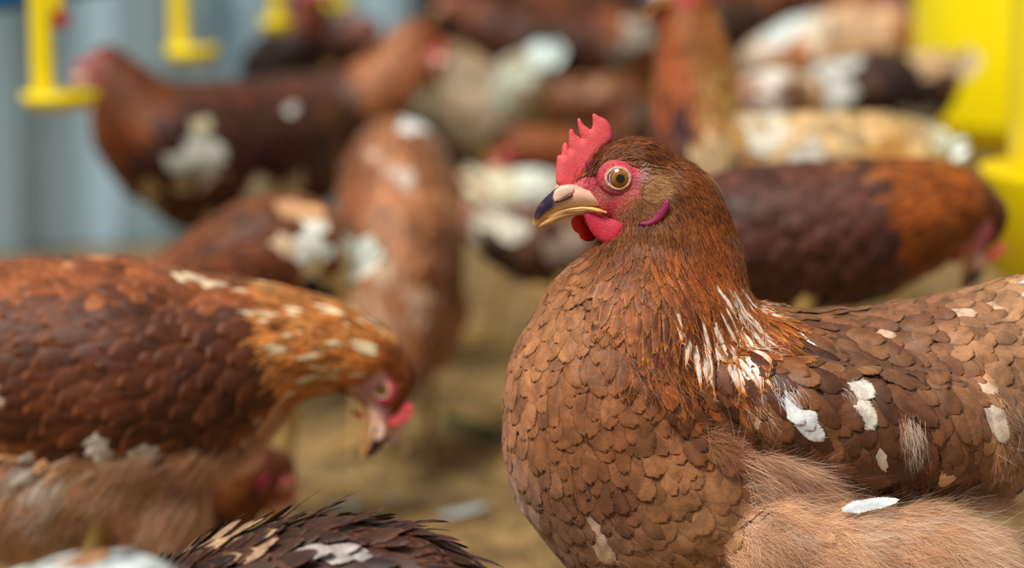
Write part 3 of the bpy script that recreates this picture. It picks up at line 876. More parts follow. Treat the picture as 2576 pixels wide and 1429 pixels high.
# x, y, angle, length, width, spacing, lift, pointedness, centre colour, fringe colour, zone
CTRL = [
 # crown and nape: small tight feathers
 (1500, 395, -40, 29, 5.0, 6.2, 0.060, .8, (104, 52, 28), (132, 72, 38), 'head'),
 (1545, 375, -30, 29, 5.5, 6.2, 0.060, .8, (118, 62, 34), (152, 92, 54), 'head'),
 (1610, 355, 5, 32, 6.1, 6.2, 0.060, .8, (122, 66, 36), (156, 96, 58), 'head'),
 (1690, 380, 22, 34, 6.6, 6.2, 0.048, .8, (116, 62, 32), (150, 88, 48), 'head'),
 (1640, 410, 30, 29, 5.5, 6.2, 0.048, .8, (98, 52, 28), (124, 70, 38), 'head'),
 (1750, 450, 45, 39, 6.6, 6.2, 0.048, .8, (118, 58, 26), (154, 84, 40), 'head'),
 (1700, 500, 60, 39, 6.6, 6.2, 0.048, .8, (108, 54, 26), (148, 82, 42), 'head'),
 (1810, 540, 65, 46, 7.2, 6.2, 0.042, .8, (128, 62, 24), (166, 92, 42), 'head'),
 (1700, 590, 78, 43, 7.2, 6.2, 0.048, .8, (112, 56, 26), (160, 92, 46), 'head'),
 (1600, 590, 95, 36, 6.6, 6.2, 0.054, .8, (110, 56, 30), (140, 84, 50), 'head'),
 (1640, 455, 20, 25, 4, 5.5, 0.084, .8, (184, 132, 84), (214, 168, 120), 'ear'),
 (1665, 500, 60, 25, 4.4, 5.5, 0.072, .8, (170, 118, 74), (200, 150, 104), 'ear'),
 (1600, 510, 60, 20, 4, 5.5, 0.072, .8, (140, 82, 48), (172, 110, 70), 'cheek'),
 (1590, 540, 70, 20, 4, 5.5, 0.072, .8, (130, 76, 44), (164, 104, 66), 'cheek'),
 (1500, 555, 40, 20, 4, 5.5, 0.072, .8, (92, 50, 32), (120, 74, 50), 'cheek'),
 # throat
 (1530, 625, 80, 38, 20, 13, .08, .4, (104, 58, 32), (136, 82, 48), 'throat'),
 (1470, 660, 110, 48, 30, 18, .07, .2, (150, 90, 54), (186, 126, 84), 'throat'),
 (1600, 670, 90, 66, 16.8, 11.5, .07, .6, (124, 66, 30), (168, 102, 52), 'hackle'),
 # hackle
 (1700, 680, 80, 88, 12.6, 10.7, .06, .75, (126, 62, 24), (176, 100, 42), 'hackle'),
 (1800, 640, 74, 88, 11.9, 10.7, .06, .75, (134, 66, 24), (186, 106, 42), 'hackle'),
 (1850, 700, 80, 115, 12.6, 11.5, .06, .85, (146, 74, 26), (206, 124, 48), 'hackle'),
 (1870, 790, 74, 143, 19, 12.3, .06, .9, (150, 78, 30), (206, 126, 52), 'hackle'),
 (1800, 800, 84, 137, 20, 12.3, .06, .85, (128, 64, 26), (198, 118, 50), 'hackle'),
 (1720, 800, 88, 121, 22, 12.3, .06, .8, (92, 44, 22), (174, 100, 44), 'hackle'),
 (1640, 780, 92, 104, 26, 13.1, .06, .6, (124, 66, 32), (184, 116, 60), 'hackle'),
 (1560, 740, 96, 82, 25.2, 15.6, .07, .35, (146, 84, 44), (190, 122, 70), 'hackle'),
 (1640, 870, 88, 110, 24, 13.9, .06, .6, (92, 44, 22), (158, 88, 42), 'hackle'),
 (1730, 890, 88, 121, 22, 13.1, .06, .8, (100, 48, 22), (184, 104, 40), 'hackle'),
 (1850, 870, 76, 143, 20, 12.3, .06, .9, (140, 70, 28), (206, 128, 50), 'hackle'),
 (1885, 745, 76, 110, 20, 12, .06, .9, (150, 78, 30), (206, 126, 52), 'hackle'),
 (1895, 815, 70, 120, 22, 12, .06, .9, (150, 78, 30), (206, 126, 52), 'hackle'),
 (1905, 870, 64, 120, 22, 12, .06, .9, (150, 78, 30), (206, 126, 52), 'hackle'),
 (1850, 935, 74, 110, 22, 13, .06, .9, (120, 60, 28), (196, 116, 48), 'hackle'),
 (1760, 950, 84, 110, 24, 14, .06, .8, (70, 34, 20), (150, 84, 40), 'hackle'),
 (1660, 925, 90, 90, 24, 15, .06, .6, (72, 36, 20), (132, 72, 34), 'hackle'),
 (1555, 850, 92, 90, 44, 24, .07, .2, (134, 76, 44), (178, 114, 70), 'breast'),
 # breast
 (1430, 710, 118, 62, 46, 26, .06, .0, (164, 104, 66), (206, 150, 108), 'breast'),
 (1500, 720, 104, 64, 48, 26, .06, .0, (148, 90, 54), (192, 134, 92), 'breast'),
 (1400, 800, 108, 70, 54, 29, .06, .0, (166, 106, 68), (206, 148, 104), 'breast'),
 (1480, 830, 100, 72, 56, 29, .06, .0, (160, 100, 62), (200, 140, 96), 'breast'),
 (1330, 900, 100, 76, 58, 30, .05, .0, (170, 108, 72), (208, 150, 110), 'breast'),
 (1430, 930, 96, 76, 58, 30, .05, .0, (154, 94, 58), (190, 130, 88), 'breast'),
 (1540, 940, 88, 78, 58, 30, .06, .0, (148, 90, 56), (188, 128, 88), 'breast'),
 (1640, 960, 76, 80, 60, 30, .07, .0, (150, 92, 58), (190, 132, 92), 'breast'),
 (1300, 1050, 93, 78, 56, 30, .05, .0, (166, 106, 72), (200, 142, 104), 'breast'),
 (1420, 1080, 90, 80, 58, 30, .05, .0, (142, 86, 52), (172, 114, 76), 'breast'),
 (1540, 1080, 80, 82, 58, 31, .06, .0, (134, 78, 48), (170, 112, 74), 'breast'),
 (1660, 1080, 66, 84, 60, 31, .07, .0, (138, 84, 54), (178, 122, 86), 'breast'),
 (1300, 1200, 80, 84, 52, 30, .05, .0, (156, 104, 80), (206, 158, 130), 'breast'),
 (1420, 1220, 72, 86, 56, 31, .06, .0, (138, 88, 60), (176, 122, 88), 'breast'),
 (1540, 1210, 66, 86, 56, 31, .07, .1, (112, 68, 46), (158, 104, 74), 'breast'),
 (1660, 1200, 52, 90, 70, 33, .06, .0, (152, 96, 62), (196, 138, 98), 'breast'),
 (1760, 1180, 46, 96, 78, 35, .05, .0, (166, 108, 70), (206, 150, 108), 'breast'),
 (1380, 1340, 58, 92, 50, 30, .05, .1, (146, 100, 78), (190, 142, 114), 'breast'),
 (1520, 1340, 52, 96, 58, 32, .06, .0, (148, 100, 70), (194, 144, 108), 'breast'),
 (1660, 1330, 42, 100, 66, 34, .06, .0, (162, 110, 76), (200, 150, 112), 'breast'),
 (1800, 1330, 34, 104, 72, 36, .06, .0, (176, 122, 86), (212, 162, 124), 'breast'),
 (1450, 1429, 48, 96, 54, 32, .05, .0, (140, 98, 76), (180, 136, 108), 'breast'),
 (1700, 1440, 36, 104, 64, 34, .06, .0, (170, 118, 84), (206, 158, 122), 'breast'),
 # shoulder and back
 (1900, 780, 22, 80, 44, 24, .05, .1, (112, 70, 46), (168, 118, 84), 'back'),
 (1960, 800, 22, 90, 40, 24, .05, .2, (108, 66, 44), (166, 114, 80), 'back'),
 (2080, 830, 24, 100, 42, 26, .05, .2, (112, 70, 50), (160, 108, 78), 'back'),
 (2160, 780, 8, 80, 52, 27, .05, .0, (134, 84, 62), (176, 122, 92), 'back'),
 (2300, 770, 0, 80, 56, 28, .05, .0, (134, 84, 62), (180, 124, 94), 'back'),
 (2420, 750, -12, 86, 56, 30, .05, .0, (166, 114, 80), (208, 156, 118), 'back'),
 (2540, 730, -16, 96, 56, 32, .05, .0, (184, 132, 96), (216, 168, 132), 'back'),
 (2300, 850, 16, 76, 52, 27, .05, .0, (142, 92, 64), (188, 132, 96), 'back'),
 (2420, 850, 20, 74, 54, 27, .05, .0, (164, 110, 76), (206, 152, 112), 'back'),
 (2540, 850, 26, 78, 58, 29, .05, .0, (178, 124, 88), (212, 162, 124), 'back'),
 (2420, 960, 50, 84, 54, 28, .05, .0, (150, 98, 68), (192, 138, 102), 'back'),
 (2540, 960, 60, 90, 58, 30, .05, .0, (176, 126, 94), (208, 162, 130), 'back'),
 # wing
 (1780, 960, 56, 82, 50, 27, .06, .0, (96, 56, 38), (140, 90, 62), 'wing'),
 (1880, 920, 46, 84, 50, 27, .06, .0, (84, 48, 36), (128, 78, 54), 'wing'),
 (1760, 1030, 52, 84, 52, 29, .06, .0, (110, 64, 42), (150, 98, 66), 'wing'),
 (1880, 1010, 52, 88, 54, 28, .06, .0, (98, 58, 40), (142, 92, 64), 'wing'),
 (2000, 930, 42, 96, 54, 28, .06, .0, (124, 76, 50), (168, 116, 82), 'wing'),
 (2120, 900, 38, 100, 52, 28, .06, .0, (120, 76, 54), (166, 116, 84), 'wing'),
 (2000, 1060, 54, 104, 60, 31, .06, .0, (108, 66, 44), (150, 100, 68), 'wing'),
 (2120, 1040, 58, 106, 58, 30, .06, .0, (104, 62, 42), (146, 96, 66), 'wing'),
 (2240, 970, 56, 104, 54, 29, .06, .0, (98, 60, 46), (140, 94, 68), 'wing'),
 (2120, 1150, 60, 118, 60, 32, .06, .0, (102, 62, 40), (148, 98, 66), 'wing'),
 (2220, 1130, 66, 120, 56, 31, .06, .0, (102, 62, 42), (146, 96, 64), 'wing'),
 (2340, 1050, 76, 110, 48, 28, .06, .1, (128, 80, 56), (176, 124, 90), 'wing'),
 (2330, 1170, 80, 120, 46, 28, .06, .1, (114, 70, 48), (156, 106, 74), 'wing'),
 (2430, 1130, 86, 120, 46, 28, .06, .1, (128, 80, 56), (168, 116, 82), 'wing'),
 (2490, 1080, 92, 120, 50, 30, .06, .1, (156, 106, 72), (196, 144, 106), 'wing'),
 # fluff under the wing
 (1900, 1180, 20, 90, 50, 34, .10, .3, (176, 128, 98), (208, 164, 132), 'fluff'),
 (2000, 1260, 14, 90, 50, 34, .10, .3, (206, 158, 124), (230, 188, 154), 'fluff'),
 (2150, 1350, 16, 90, 50, 34, .10, .3, (210, 162, 128), (232, 190, 156), 'fluff'),
 (2350, 1330, 18, 90, 50, 34, .10, .3, (212, 164, 130), (234, 194, 160), 'fluff'),
 (2480, 1360, 30, 90, 50, 34, .10, .3, (192, 148, 116), (220, 182, 150), 'fluff'),
 (2600, 1150, 30, 90, 50, 34, .10, .3, (196, 150, 116), (222, 182, 148), 'fluff'),
 (1950, 1400, 26, 100, 64, 36, .08, .1, (184, 130, 94), (214, 166, 128), 'fluff'),
 (1400, 440, -60, 23, 4.4, 6.2, 0.060, .8, (104, 52, 28), (132, 72, 38), 'head'),
]
WHITE = [ # x, y, rx, ry, colour, probability, zones it applies to
 (1965, 985, 36, 26, (236, 232, 236), .95), (1990, 1015, 26, 22, (232, 228, 232), .95), (2110, 970, 30, 16, (226, 210, 200), .8), (2140, 985, 20, 16, (220, 204, 192), .8),
 (1890, 1030, 30, 22, (206, 166, 136), .7), (2190, 1090, 18, 20, (222, 196, 180), .7), (1940, 850, 20, 14, (226, 220, 224), .9),
 (2290, 1080, 18, 50, (214, 188, 170), .8), (2400, 1110, 18, 44, (214, 172, 138), .7), (2500, 1010, 50, 24, (212, 188, 172), .5), (2440, 950, 26, 24, (214, 180, 158), .6),
 (2380, 790, 70, 12, (222, 180, 156), .7), (2560, 730, 26, 26, (238, 236, 240), .95), (2170, 830, 22, 12, (206, 170, 146), .7), (2330, 880, 12, 8, (230, 226, 230), .9),
 (1985, 890, 40, 20, (150, 96, 58), .4), (2360, 870, 30, 16, (206, 158, 122), .5), (1300, 1200, 30, 60, (214, 172, 150), .4), (1330, 1270, 40, 50, (206, 168, 148), .4),
 (1540, 1310, 90, 40, (206, 164, 136), .35), (1480, 1300, 20, 30, (220, 184, 160), .6), (1400, 760, 40, 20, (206, 154, 116), .4), (1450, 640, 14, 26, (206, 160, 130), .4),
 (1560, 356, 10, 8, (232, 224, 230), .7), (2450, 900, 60, 30, (206, 156, 116), .4), (1352, 775, 20, 14, (222, 190, 166), .5)]
def build_main():
    Y = 0.0
    N1 = [(1660, 500, 112, 0), (1690, 540, 136, 0), (1692, 610, 152, 0), (1690, 690, 176, 0), (1650, 790, 228, 0), (1625, 890, 292, 0), (1600, 1010, 330, 0), (1600, 1110, 332, 0), (1680, 1190, 345, 0)]
    N2 = [(1640, 960, 300, 0), (1800, 1050, 292, 0), (2000, 1070, 290, .004), (2200, 1060, 285, .008), (2400, 1010, 270, .012), (2560, 940, 235, .016), (2680, 860, 180, .018), (2780, 780, 110, .018)]
    N3 = [(1700, 1250, 300, 0), (1900, 1300, 270, .004), (2100, 1330, 220, .006), (2300, 1370, 150, .008), (2400, 1400, 105, .008)]
    balls = []
    for nd in (N1, N2, N3):
        cs, rs, us = chain_balls(nd, Y)
        dsc = 0.80 if nd is N1 else 0.86
        for c, r in zip(cs, rs):
            k = np.clip(r / SC0, 100, 330); f = np.interp(k, [110, 170, 300], [0.62, 0.72, 0.88])
            balls.append((c, np.diag([r, r * f, r])))
    # the folded wings bulge a little from the flank
    for sg in (-1, 1):
        for (x, y, rx, ry, dy) in ((1880, 985, 150, 95, .040), (2020, 1040, 180, 130, .046), (2180, 1075, 180, 140, .046), (2340, 1080, 150, 135, .040), (2450, 1080, 105, 130, .032)):
            c = P(x, y, sg * dy + .006); balls.append((c, np.diag([rx * SC0, 0.016, ry * SC0])))
    for sg in (-1, 1):                                       # thighs
        for (x, y, rx, ry, dy) in ((1960, 1360, 170, 130, .040), (2120, 1400, 190, 140, .044), (2280, 1405, 180, 140, .042), (2390, 1430, 120, 130, .036), (2060, 1500, 200, 140, .036), (2240, 1510, 200, 130, .036)):
            c = P(x, y, sg * dy + .006); balls.append((c, np.diag([rx * SC0, 0.024, ry * SC0])))
    M = head_matrix(P(HX, HY, 0), (-1, 0, 0), (0, 0, 1))
    balls += skull_balls(M)
    me = blob_mesh('body', balls, 0.0016, 12)
    o0 = np.array([P(1900, 1000, 0)[0], 0.0, 0.0])
    root = bpy.data.objects.new('hen', None); COL.objects.link(root); root.location = o0
    tag(root, 'large sharp reddish-brown hen in front facing left with red comb and amber eye', 'hen')
    S = Surf(me)
    pts = np.array([c[:2] for c in CTRL], float)
    zonei = ['head', 'ear', 'cheek', 'throat', 'hackle', 'breast', 'back', 'wing', 'fluff']
    zc = np.array([zonei.index(c[10]) for c in CTRL])
    ang = np.radians([c[2] for c in CTRL])
    vals = np.array([[math.cos(a), math.sin(a), c[3], c[4], c[5], c[6], c[7], *lin(c[8]), *lin(c[9])] for a, c in zip(ang, CTRL)])
    # skin colour
    Minv = np.linalg.inv(M)
    hx, hy, hc = head_px(S.V, Minv)
    base = idw(proj(S.V), pts, vals)[:, 7:10] * 0.85
    fm = in_poly(np.stack([hx, hy], 1), FACE_POLY) & (np.abs(hc) < 120)
    base[fm] = face_color(hx[fm], hy[fm])
    at = me.attributes.new('col', 'FLOAT_COLOR', 'POINT'); at.data.foreach_set('color', col4(base).astype(np.float32).ravel())
    me.transform(Matrix.Translation(Vector(-o0)))
    link('body', me, M_SKIN, root)

    nc = int(S.area.sum() / (9 * SC0) ** 2 * 2.6)
    cand, cn, _ = S.sample(nc)
    hd = np.array([c for c in range(1)])
    # extra candidates on the head and neck, where feathers are small
    w = S.area.copy(); cen = S.V[S.T].mean(1); cp = proj(cen)
    m = (cp[:, 1] < 720); S2a = S.area; S.area = np.where(m, S.area, 0); c2_, n2_, _ = S.sample(130000); S.area = S2a
    cand = np.concatenate([cand, c2_]); cn = np.concatenate([cn, n2_])
    pp = proj(cand) + rng.normal(0, 7, (len(cand), 2))
    val = idw(pp, pts, vals)
    zz = zc[((pp[:, None] - pts[None]) ** 2).sum(-1).argmin(1)]
    hx, hy, hc = head_px(cand, Minv)
    hp2 = np.stack([hx, hy], 1)
    face = in_poly(hp2, FACE_POLY) & (np.abs(hc) < 130)
    cheek = face & ((((hx - 1622) / 40) ** 2 + ((hy - 524) / 32) ** 2 < 1) | (((hx - 1640) / 36) ** 2 + ((hy - 465) / 36) ** 2 < 1))
    chin = face & (hy > 538) & (hx > 1400) & (hx < 1530)
    lobe_area = in_poly(hp2, np.array(LOBE)) & (np.abs(hc) > 20)
    excl = (face & ~cheek & ~chin) | lobe_area | (hx < 1455) & (hy < 560) | (hy < 392) & (hx < 1495)
    parts = {k: [] for k in ('head', 'neck', 'body', 'wing', 'thigh')}
    dest = {'head': 'head', 'ear': 'head', 'cheek': 'head', 'throat': 'body', 'hackle': 'neck', 'breast': 'body', 'back': 'body', 'wing': 'wing', 'fluff': 'thigh'}
    H0 = {'head': 1.0, 'ear': 3.0, 'cheek': .5, 'throat': 3, 'hackle': 7, 'breast': 3, 'back': 5, 'wing': 9, 'fluff': 2}
    tips = []
    for zi_, z in enumerate(zonei):
        idx = np.where((zz == zi_) & ~excl)[0]
        if not len(idx): continue
        sp = np.median(val[idx, 4])
        keep = idx[poisson(cand[idx], sp * SC0)]
        if z == 'cheek': keep = keep[rng.random(len(keep)) < 0.9]
        n = len(keep); v = val[keep]; r = cand[keep]; nn = cn[keep]; q = pp[keep]
        a = np.arctan2(v[:, 1], v[:, 0]) + rng.normal(0, {'head': .16, 'wing': .08, 'hackle': .09}.get(z, .12), n)
        # locks: neighbouring hackle feathers lean together
        a += 0.22 * vnoise(r, 55, 2.0) * (1.0 if z in ('hackle', 'breast', 'fluff') else 0.5)
        d = np.stack([np.cos(a), rng.normal(0, .05, n), -np.sin(a)], 1)
        if z in ('breast', 'throat'):                        # in front the feathers run down the middle
            d[:, 1] += 0
        L = v[:, 2] * (1 + rng.normal(0, .10, n)); W = v[:, 3] * (1 + rng.normal(0, .12, n))
        lumin = 1 + 0.30 * vnoise(r, 40, 4)[:, None] + 0.30 * vnoise(r, 110, 9)[:, None] + rng.normal(0, {'head': .26, 'hackle': .18}.get(z, .10), (n, 1))
        c1 = v[:, 7:10] * lumin; c2 = v[:, 10:13] * (1 + rng.normal(0, .10, (n, 1)))
        e0 = np.full(n, .62)
        if z in ('breast', 'throat', 'back'):
            c1, c2 = (v[:, 10:13] * .52 + v[:, 7:10] * .36) * (.5 + .5 * lumin), v[:, 7:10] * .80 * (1 + rng.normal(0, .12, (n, 1))); e0 = np.full(n, .80)
        if z == 'wing':
            tt = rng.random((n, 1)); c1, c2 = (v[:, 7:10] * (1 - tt) + v[:, 10:13] * tt * .9) * lumin * .92, v[:, 7:10] * .74; e0 = np.full(n, .80)
            c1 = c1 * np.array([1.0, .98, .9])
        if z in ('wing', 'back'):
            dk = (rng.random(n) < .25)[:, None]; c1 = np.where(dk, c1 * .72, c1)
            pl = rng.random((n, 1)) ** 3 * .8; c1 = c1 * (1 - pl) + c2 * pl
        if z == 'breast':
            dk = ((rng.random(n) < .03) | ((((q[:, 0] - 1560) / 130) ** 2 + ((q[:, 1] - 1215) / 75) ** 2 < 1) & (rng.random(n) < .35)))[:, None]
            c1 = np.where(dk, c1 * .72, c1); c2 = np.where(dk, c2 * .8, c2)
        if z == 'hackle':
            dk = ((rng.random(n) < .30) & (q[:, 1] > 740))[:, None]; c1 = np.where(dk, c1 * .5, c1)
            og = (rng.random(n) < .16)[:, None]; c1 = np.where(og, lin((168, 88, 34)) * (1 + rng.normal(0, .1, (n, 1))), c1)
            # white centred feathers in the cape towards the shoulder
            g = ((((q[:, 0] - 1835) / 66) ** 2 + ((q[:, 1] - 810) / 115) ** 2) < 1) | ((((q[:, 0] - 1770) / 80) ** 2 + ((q[:, 1] - 830) / 60) ** 2) < 1)
            g = g & (rng.random(n) < .48) | ((rng.random(n) < .008) & (q[:, 1] > 560))
            wc = lin((240, 228, 222)); c1 = np.where(g[:, None], wc * (1 + rng.normal(0, .04, (n, 1))), c1)
            c2 = np.where(g[:, None], lin((206, 126, 50)), c2); e0 = np.where(g, .30, .42)
        if z == 'head':
            wt = ((rng.random(n) < .012))[:, None]; c1 = np.where(wt, lin((170, 130, 100)), c1)
            og = rng.random((n, 1)) < .25; c1 = np.where(og, lin((150, 84, 32)) * (1 + rng.normal(0, .15, (n, 1))), c1)
        for (x, y, rx, ry, c, pr) in WHITE:
            g = (((q[:, 0] - x) / rx) ** 2 + ((q[:, 1] - y) / ry) ** 2 < 1) & (rng.random(n) < pr)
            if z in ('hackle',): g &= False
            c1 = np.where(g[:, None], lin(c), c1); c2 = np.where(g[:, None], lin(c) * .55 + c2 * .45, c2)
        small = z in ('head', 'ear', 'cheek')
        A = feathers(S, r - nn * 0.0006, nn, d, L * SC0, W * SC0, v[:, 5] * (.75 if z == 'breast' else 1.0) * (1 + rng.normal(0, .25, n)), (H0[z] + rng.random(n) * 3) * SC0, v[:, 6], np.clip(c1, 0, 1), np.clip(c2, 0, 1), e0,
                     NU=3 if small else 5, NV=5 if small else 8, arch=.03 if small or z == 'breast' else .05)
        parts[dest[z]].append(A[:3])
        # frayed barbs leaving the rim of each vane
        if not small:
            G = A[3]; pos = G['pos']; NVv, NUu = pos.shape[1:3]
            per = {'breast': 18, 'throat': 20, 'hackle': 14, 'back': 6, 'wing': 6, 'fluff': 16}[z]
            fi = np.repeat(np.arange(n), per); m_ = len(fi)
            vi = rng.integers(3, NVv - 1, m_); vi = np.where(rng.random(m_) < .45, NVv - 2, vi); sidei = np.where(rng.random(m_) < .5, 0, NUu - 1)
            p0 = pos[fi, vi, sidei]; mid = pos[fi, vi, NUu // 2]; tip = pos[fi, NVv - 1, NUu // 2]
            t_ = rng.random((m_, 1)) * .6; p0 = p0 * (1 - t_) + mid * t_
            dd = nrm(nrm(tip - mid) * 1.0 + nrm(p0 - mid + 1e-6 * G['d'][fi]) * 0.55 + rng.normal(0, .12, (m_, 3)))
            ln = rng.uniform(8, 26, m_) * SC0 * (1.4 if z == 'fluff' else 1)
            cc = np.where(rng.random((m_, 1)) < .5, c1[fi], c2[fi]) * (0.9 + .3 * rng.random((m_, 1)))
            tips.append((dest[z], strands(p0, dd, G['n'][fi], ln, .8 * SC0, np.clip(cc, 0, 1), lift=.05, seg=2)))
    # soft down: long fine barbs on the thigh, belly and before the wing
    def down(poly, count, L, lift, colr, w=1.0, angs=None, tuft=26, ja=.32, curl=.22, vary=.12, scat=7, own=False):
        mk = in_poly(proj(cand), np.array(poly, float)) & (cn[:, 1] < 0.35)
        idx = np.where(mk)[0]; idx = rng.choice(idx, count // tuft)
        a0 = np.arctan2(val[idx, 1], val[idx, 0]) + rng.normal(0, ja, len(idx))
        if angs is not None: a0 = np.radians(angs) + rng.normal(0, ja, len(idx))
        fi = np.repeat(np.arange(len(idx)), tuft); m_ = len(fi)
        r = cand[idx][fi] + rng.normal(0, scat * SC0, (m_, 3)); nn = cn[idx][fi]
        a = a0[fi] + rng.normal(0, ja, m_)
        d = np.stack([np.cos(a), rng.normal(0, ja * .5, m_), -np.sin(a)], 1); d = nrm(d - (d * nn).sum(1, keepdims=True) * nn)
        cl = (val[idx, 7:10] * .6 + val[idx, 10:13] * .5 if own else lin(colr)) * (1 + rng.normal(0, vary, (len(idx), 1)) + .25 * vnoise(cand[idx], 40, 7)[:, None]); cl = cl[fi] * (1 + rng.normal(0, vary * .8, (m_, 1)))
        return strands(r + nn * 3 * SC0, d, nn, rng.uniform(.5, 1.0, m_) * L * SC0, w * SC0, np.clip(cl, 0, 1), lift=lift, droop=.08, seg=5, curl=curl)
    tips.append(('thigh', down([(1850, 1130), (2000, 1190), (2120, 1270), (2490, 1262), (2560, 1440), (1820, 1440), (1860, 1250)], 44000, 110, .20, (236, 188, 150), w=.7, angs=18, curl=.4, vary=.16, tuft=40, scat=5)))
    tips.append(('thigh', down([(1850, 1130), (2120, 1270), (2490, 1262), (2560, 1440), (1900, 1440)], 5000, 120, .24, (240, 222, 206), w=.7, angs=12, curl=.4, tuft=40, scat=5)))
    tips.append(('thigh', down([(2380, 1230), (2500, 1260), (2560, 1440), (2380, 1440)], 9000, 120, .34, (242, 206, 176), w=.8, angs=20, curl=.4)))
    tips.append(('thigh', down([(1850, 1120), (1980, 1150), (2110, 1250), (2000, 1290), (1840, 1190)], 8000, 130, .36, (242, 198, 168), w=.75, angs=-6, curl=.4)))
    tips.append(('thigh', down([(1740, 1060), (1860, 1100), (1880, 1160), (1780, 1140)], 3000, 90, .16, (176, 120, 86), w=.7, angs=24, curl=.3)))
    tips.append(('thigh', down([(2500, 1000), (2620, 1000), (2600, 1200), (2480, 1200)], 3500, 70, .08, (220, 178, 146), w=.7, angs=55, curl=.3)))
    tips.append(('wing', down([(1945, 955), (2010, 970), (2020, 1040), (1960, 1010)], 1600, 42, .05, (244, 240, 244), w=.8, angs=58, tuft=30, ja=.15)))
    tips.append(('wing', down([(2270, 1050), (2310, 1060), (2310, 1130), (2280, 1140)], 1600, 60, .03, (230, 204, 186), w=.7, angs=76, tuft=20, ja=.13, scat=10)))
    tips.append(('wing', down([(1870, 1000), (1930, 1010), (1940, 1060), (1880, 1050)], 900, 50, .06, (214, 172, 142), w=.8, angs=50, tuft=30, ja=.15)))
    tips.append(('wing', down([(2110, 960), (2150, 970), (2160, 1010), (2120, 1000)], 700, 40, .06, (226, 206, 196), w=.8, angs=60, tuft=30, ja=.15)))
    br = [(1300, 720), (1500, 680), (1720, 950), (1800, 1150), (1700, 1440), (1400, 1440), (1250, 1100)]
    tips.append(('body', down(br, 16000, 36, .03, None, w=.8, tuft=8, ja=.12, curl=.12, own=True, scat=3)))
    tips.append(('body', down([(1560, 900), (1720, 930), (1740, 1000), (1600, 1000)], 2400, 46, .05, (200, 140, 98), w=.7, angs=56, tuft=12, ja=.18)))
    tips.append(('body', down([(1880, 740), (2600, 680), (2600, 960), (2100, 900)], 6000, 36, .02, None, w=.8, tuft=6, ja=.12, curl=.12, own=True, scat=3)))
    tips.append(('wing', down([(1760, 900), (2100, 860), (2500, 1040), (2480, 1250), (2180, 1260), (1900, 1100)], 9000, 36, .02, None, w=.8, tuft=6, ja=.12, curl=.12, own=True, scat=3)))
    nk = [(1480, 600), (1840, 560), (1930, 800), (1900, 930), (1540, 930)]
    tips.append(('neck', down(nk, 16000, 50, .02, None, w=.7, tuft=8, ja=.10, curl=.10, own=True, scat=4)))
    tips.append(('neck', down(nk, 7000, 44, .03, (196, 118, 54), w=.6, tuft=8, ja=.12, curl=.12, scat=4)))
    tips.append(('neck', down(nk, 5000, 44, .03, (66, 30, 14), w=.8, tuft=8, ja=.12, curl=.12, scat=4)))
    hdp = [(1490, 400), (1560, 345), (1700, 360), (1850, 560), (1850, 640), (1560, 640), (1500, 600), (1650, 560), (1690, 500), (1620, 420), (1560, 400)]
    tips.append(('head', down(hdp, 16000, 20, .03, None, w=.6, tuft=5, ja=.12, curl=.12, own=True, vary=.3, scat=3)))
    tips.append(('head', down(hdp, 5000, 20, .04, (176, 104, 50), w=.55, tuft=5, ja=.14, curl=.12, scat=3)))
    tips.append(('head', down(hdp, 5000, 20, .03, (60, 30, 16), w=.6, tuft=5, ja=.14, curl=.12, scat=3)))
    tips.append(('head', down([(1628, 448), (1672, 448), (1680, 490), (1650, 510), (1618, 498)], 5000, 22, .30, (214, 164, 112), w=.7, angs=8, tuft=6, ja=.2, vary=.18, scat=3)))
    tips.append(('head', down([(1590, 500), (1660, 500), (1650, 540), (1600, 555)], 2600, 12, .2, (176, 118, 74), w=.5, angs=50, tuft=4, scat=3)))
    tips.append(('head', down([(1540, 520), (1600, 510), (1600, 550), (1560, 550)], 500, 9, .3, (190, 140, 110), w=.5, angs=50, tuft=2)))
    tips.append(('head', down([(1595, 415), (1625, 420), (1640, 450), (1612, 470)], 420, 12, .5, (246, 214, 214), w=.6, angs=-20, tuft=3)))
    tips.append(('head', down([(1440, 450), (1500, 375), (1520, 395), (1495, 470), (1460, 480)], 130, 30, .30, (62, 26, 16), w=1.6, angs=-75, tuft=2)))
    tips.append(('head', down([(1430, 540), (1520, 538), (1530, 590), (1470, 560)], 900, 14, .25, (104, 58, 38), w=.7, angs=70, tuft=3)))
    nmz = {'head': 'head_feathers', 'neck': 'neck_hackle', 'body': 'body_plumage', 'wing': 'wing', 'thigh': 'thigh_plumage'}
    objs = {}
    for k, ps in parts.items():
        V, F, at = merge(ps)
        if k == 'wing':
            fc = V[F].mean(1)[:, 1] > 0
            for s_ in (False, True):
                F2 = F[fc == s_]; used, inv = np.unique(F2, return_inverse=True)
                o = link('wing', mesh_from('wing', V[used] - o0, inv.reshape(-1, 4), {a: b[used] for a, b in at.items()}), M_FRAY, root)
                if not s_: objs['wing'] = o
        else:
            objs[k] = link(nmz[k], mesh_from(nmz[k], V - o0, F, at), M_FRAY, root)
    for k in parts:
        tp = [t for z, t in tips if z == k]
        if not tp: continue
        V, F, at = merge(tp)
        o = link('down', mesh_from('down', V - o0, F, at), M_BARB, objs[k]); o['kind'] = 'stuff'
    # one white quill showing under the wing
    qd = nrm(np.array([1, .0, .30])); r0 = P(2118, 1284, -.0575)
    A = feathers(None, np.array([r0]), nrm(np.array([[0.1, -1.0, .55]])), np.array([qd]), 150 * SC0, 34 * SC0, 0, 0, .3, lin((240, 242, 248))[None], lin((226, 190, 150))[None], 1.0, snap=False)
    link('flight_feather', mesh_from('flight_feather', A[0] - o0, A[1], A[2]), M_FRAY, objs['wing'])['label'] = 'white flight feather'
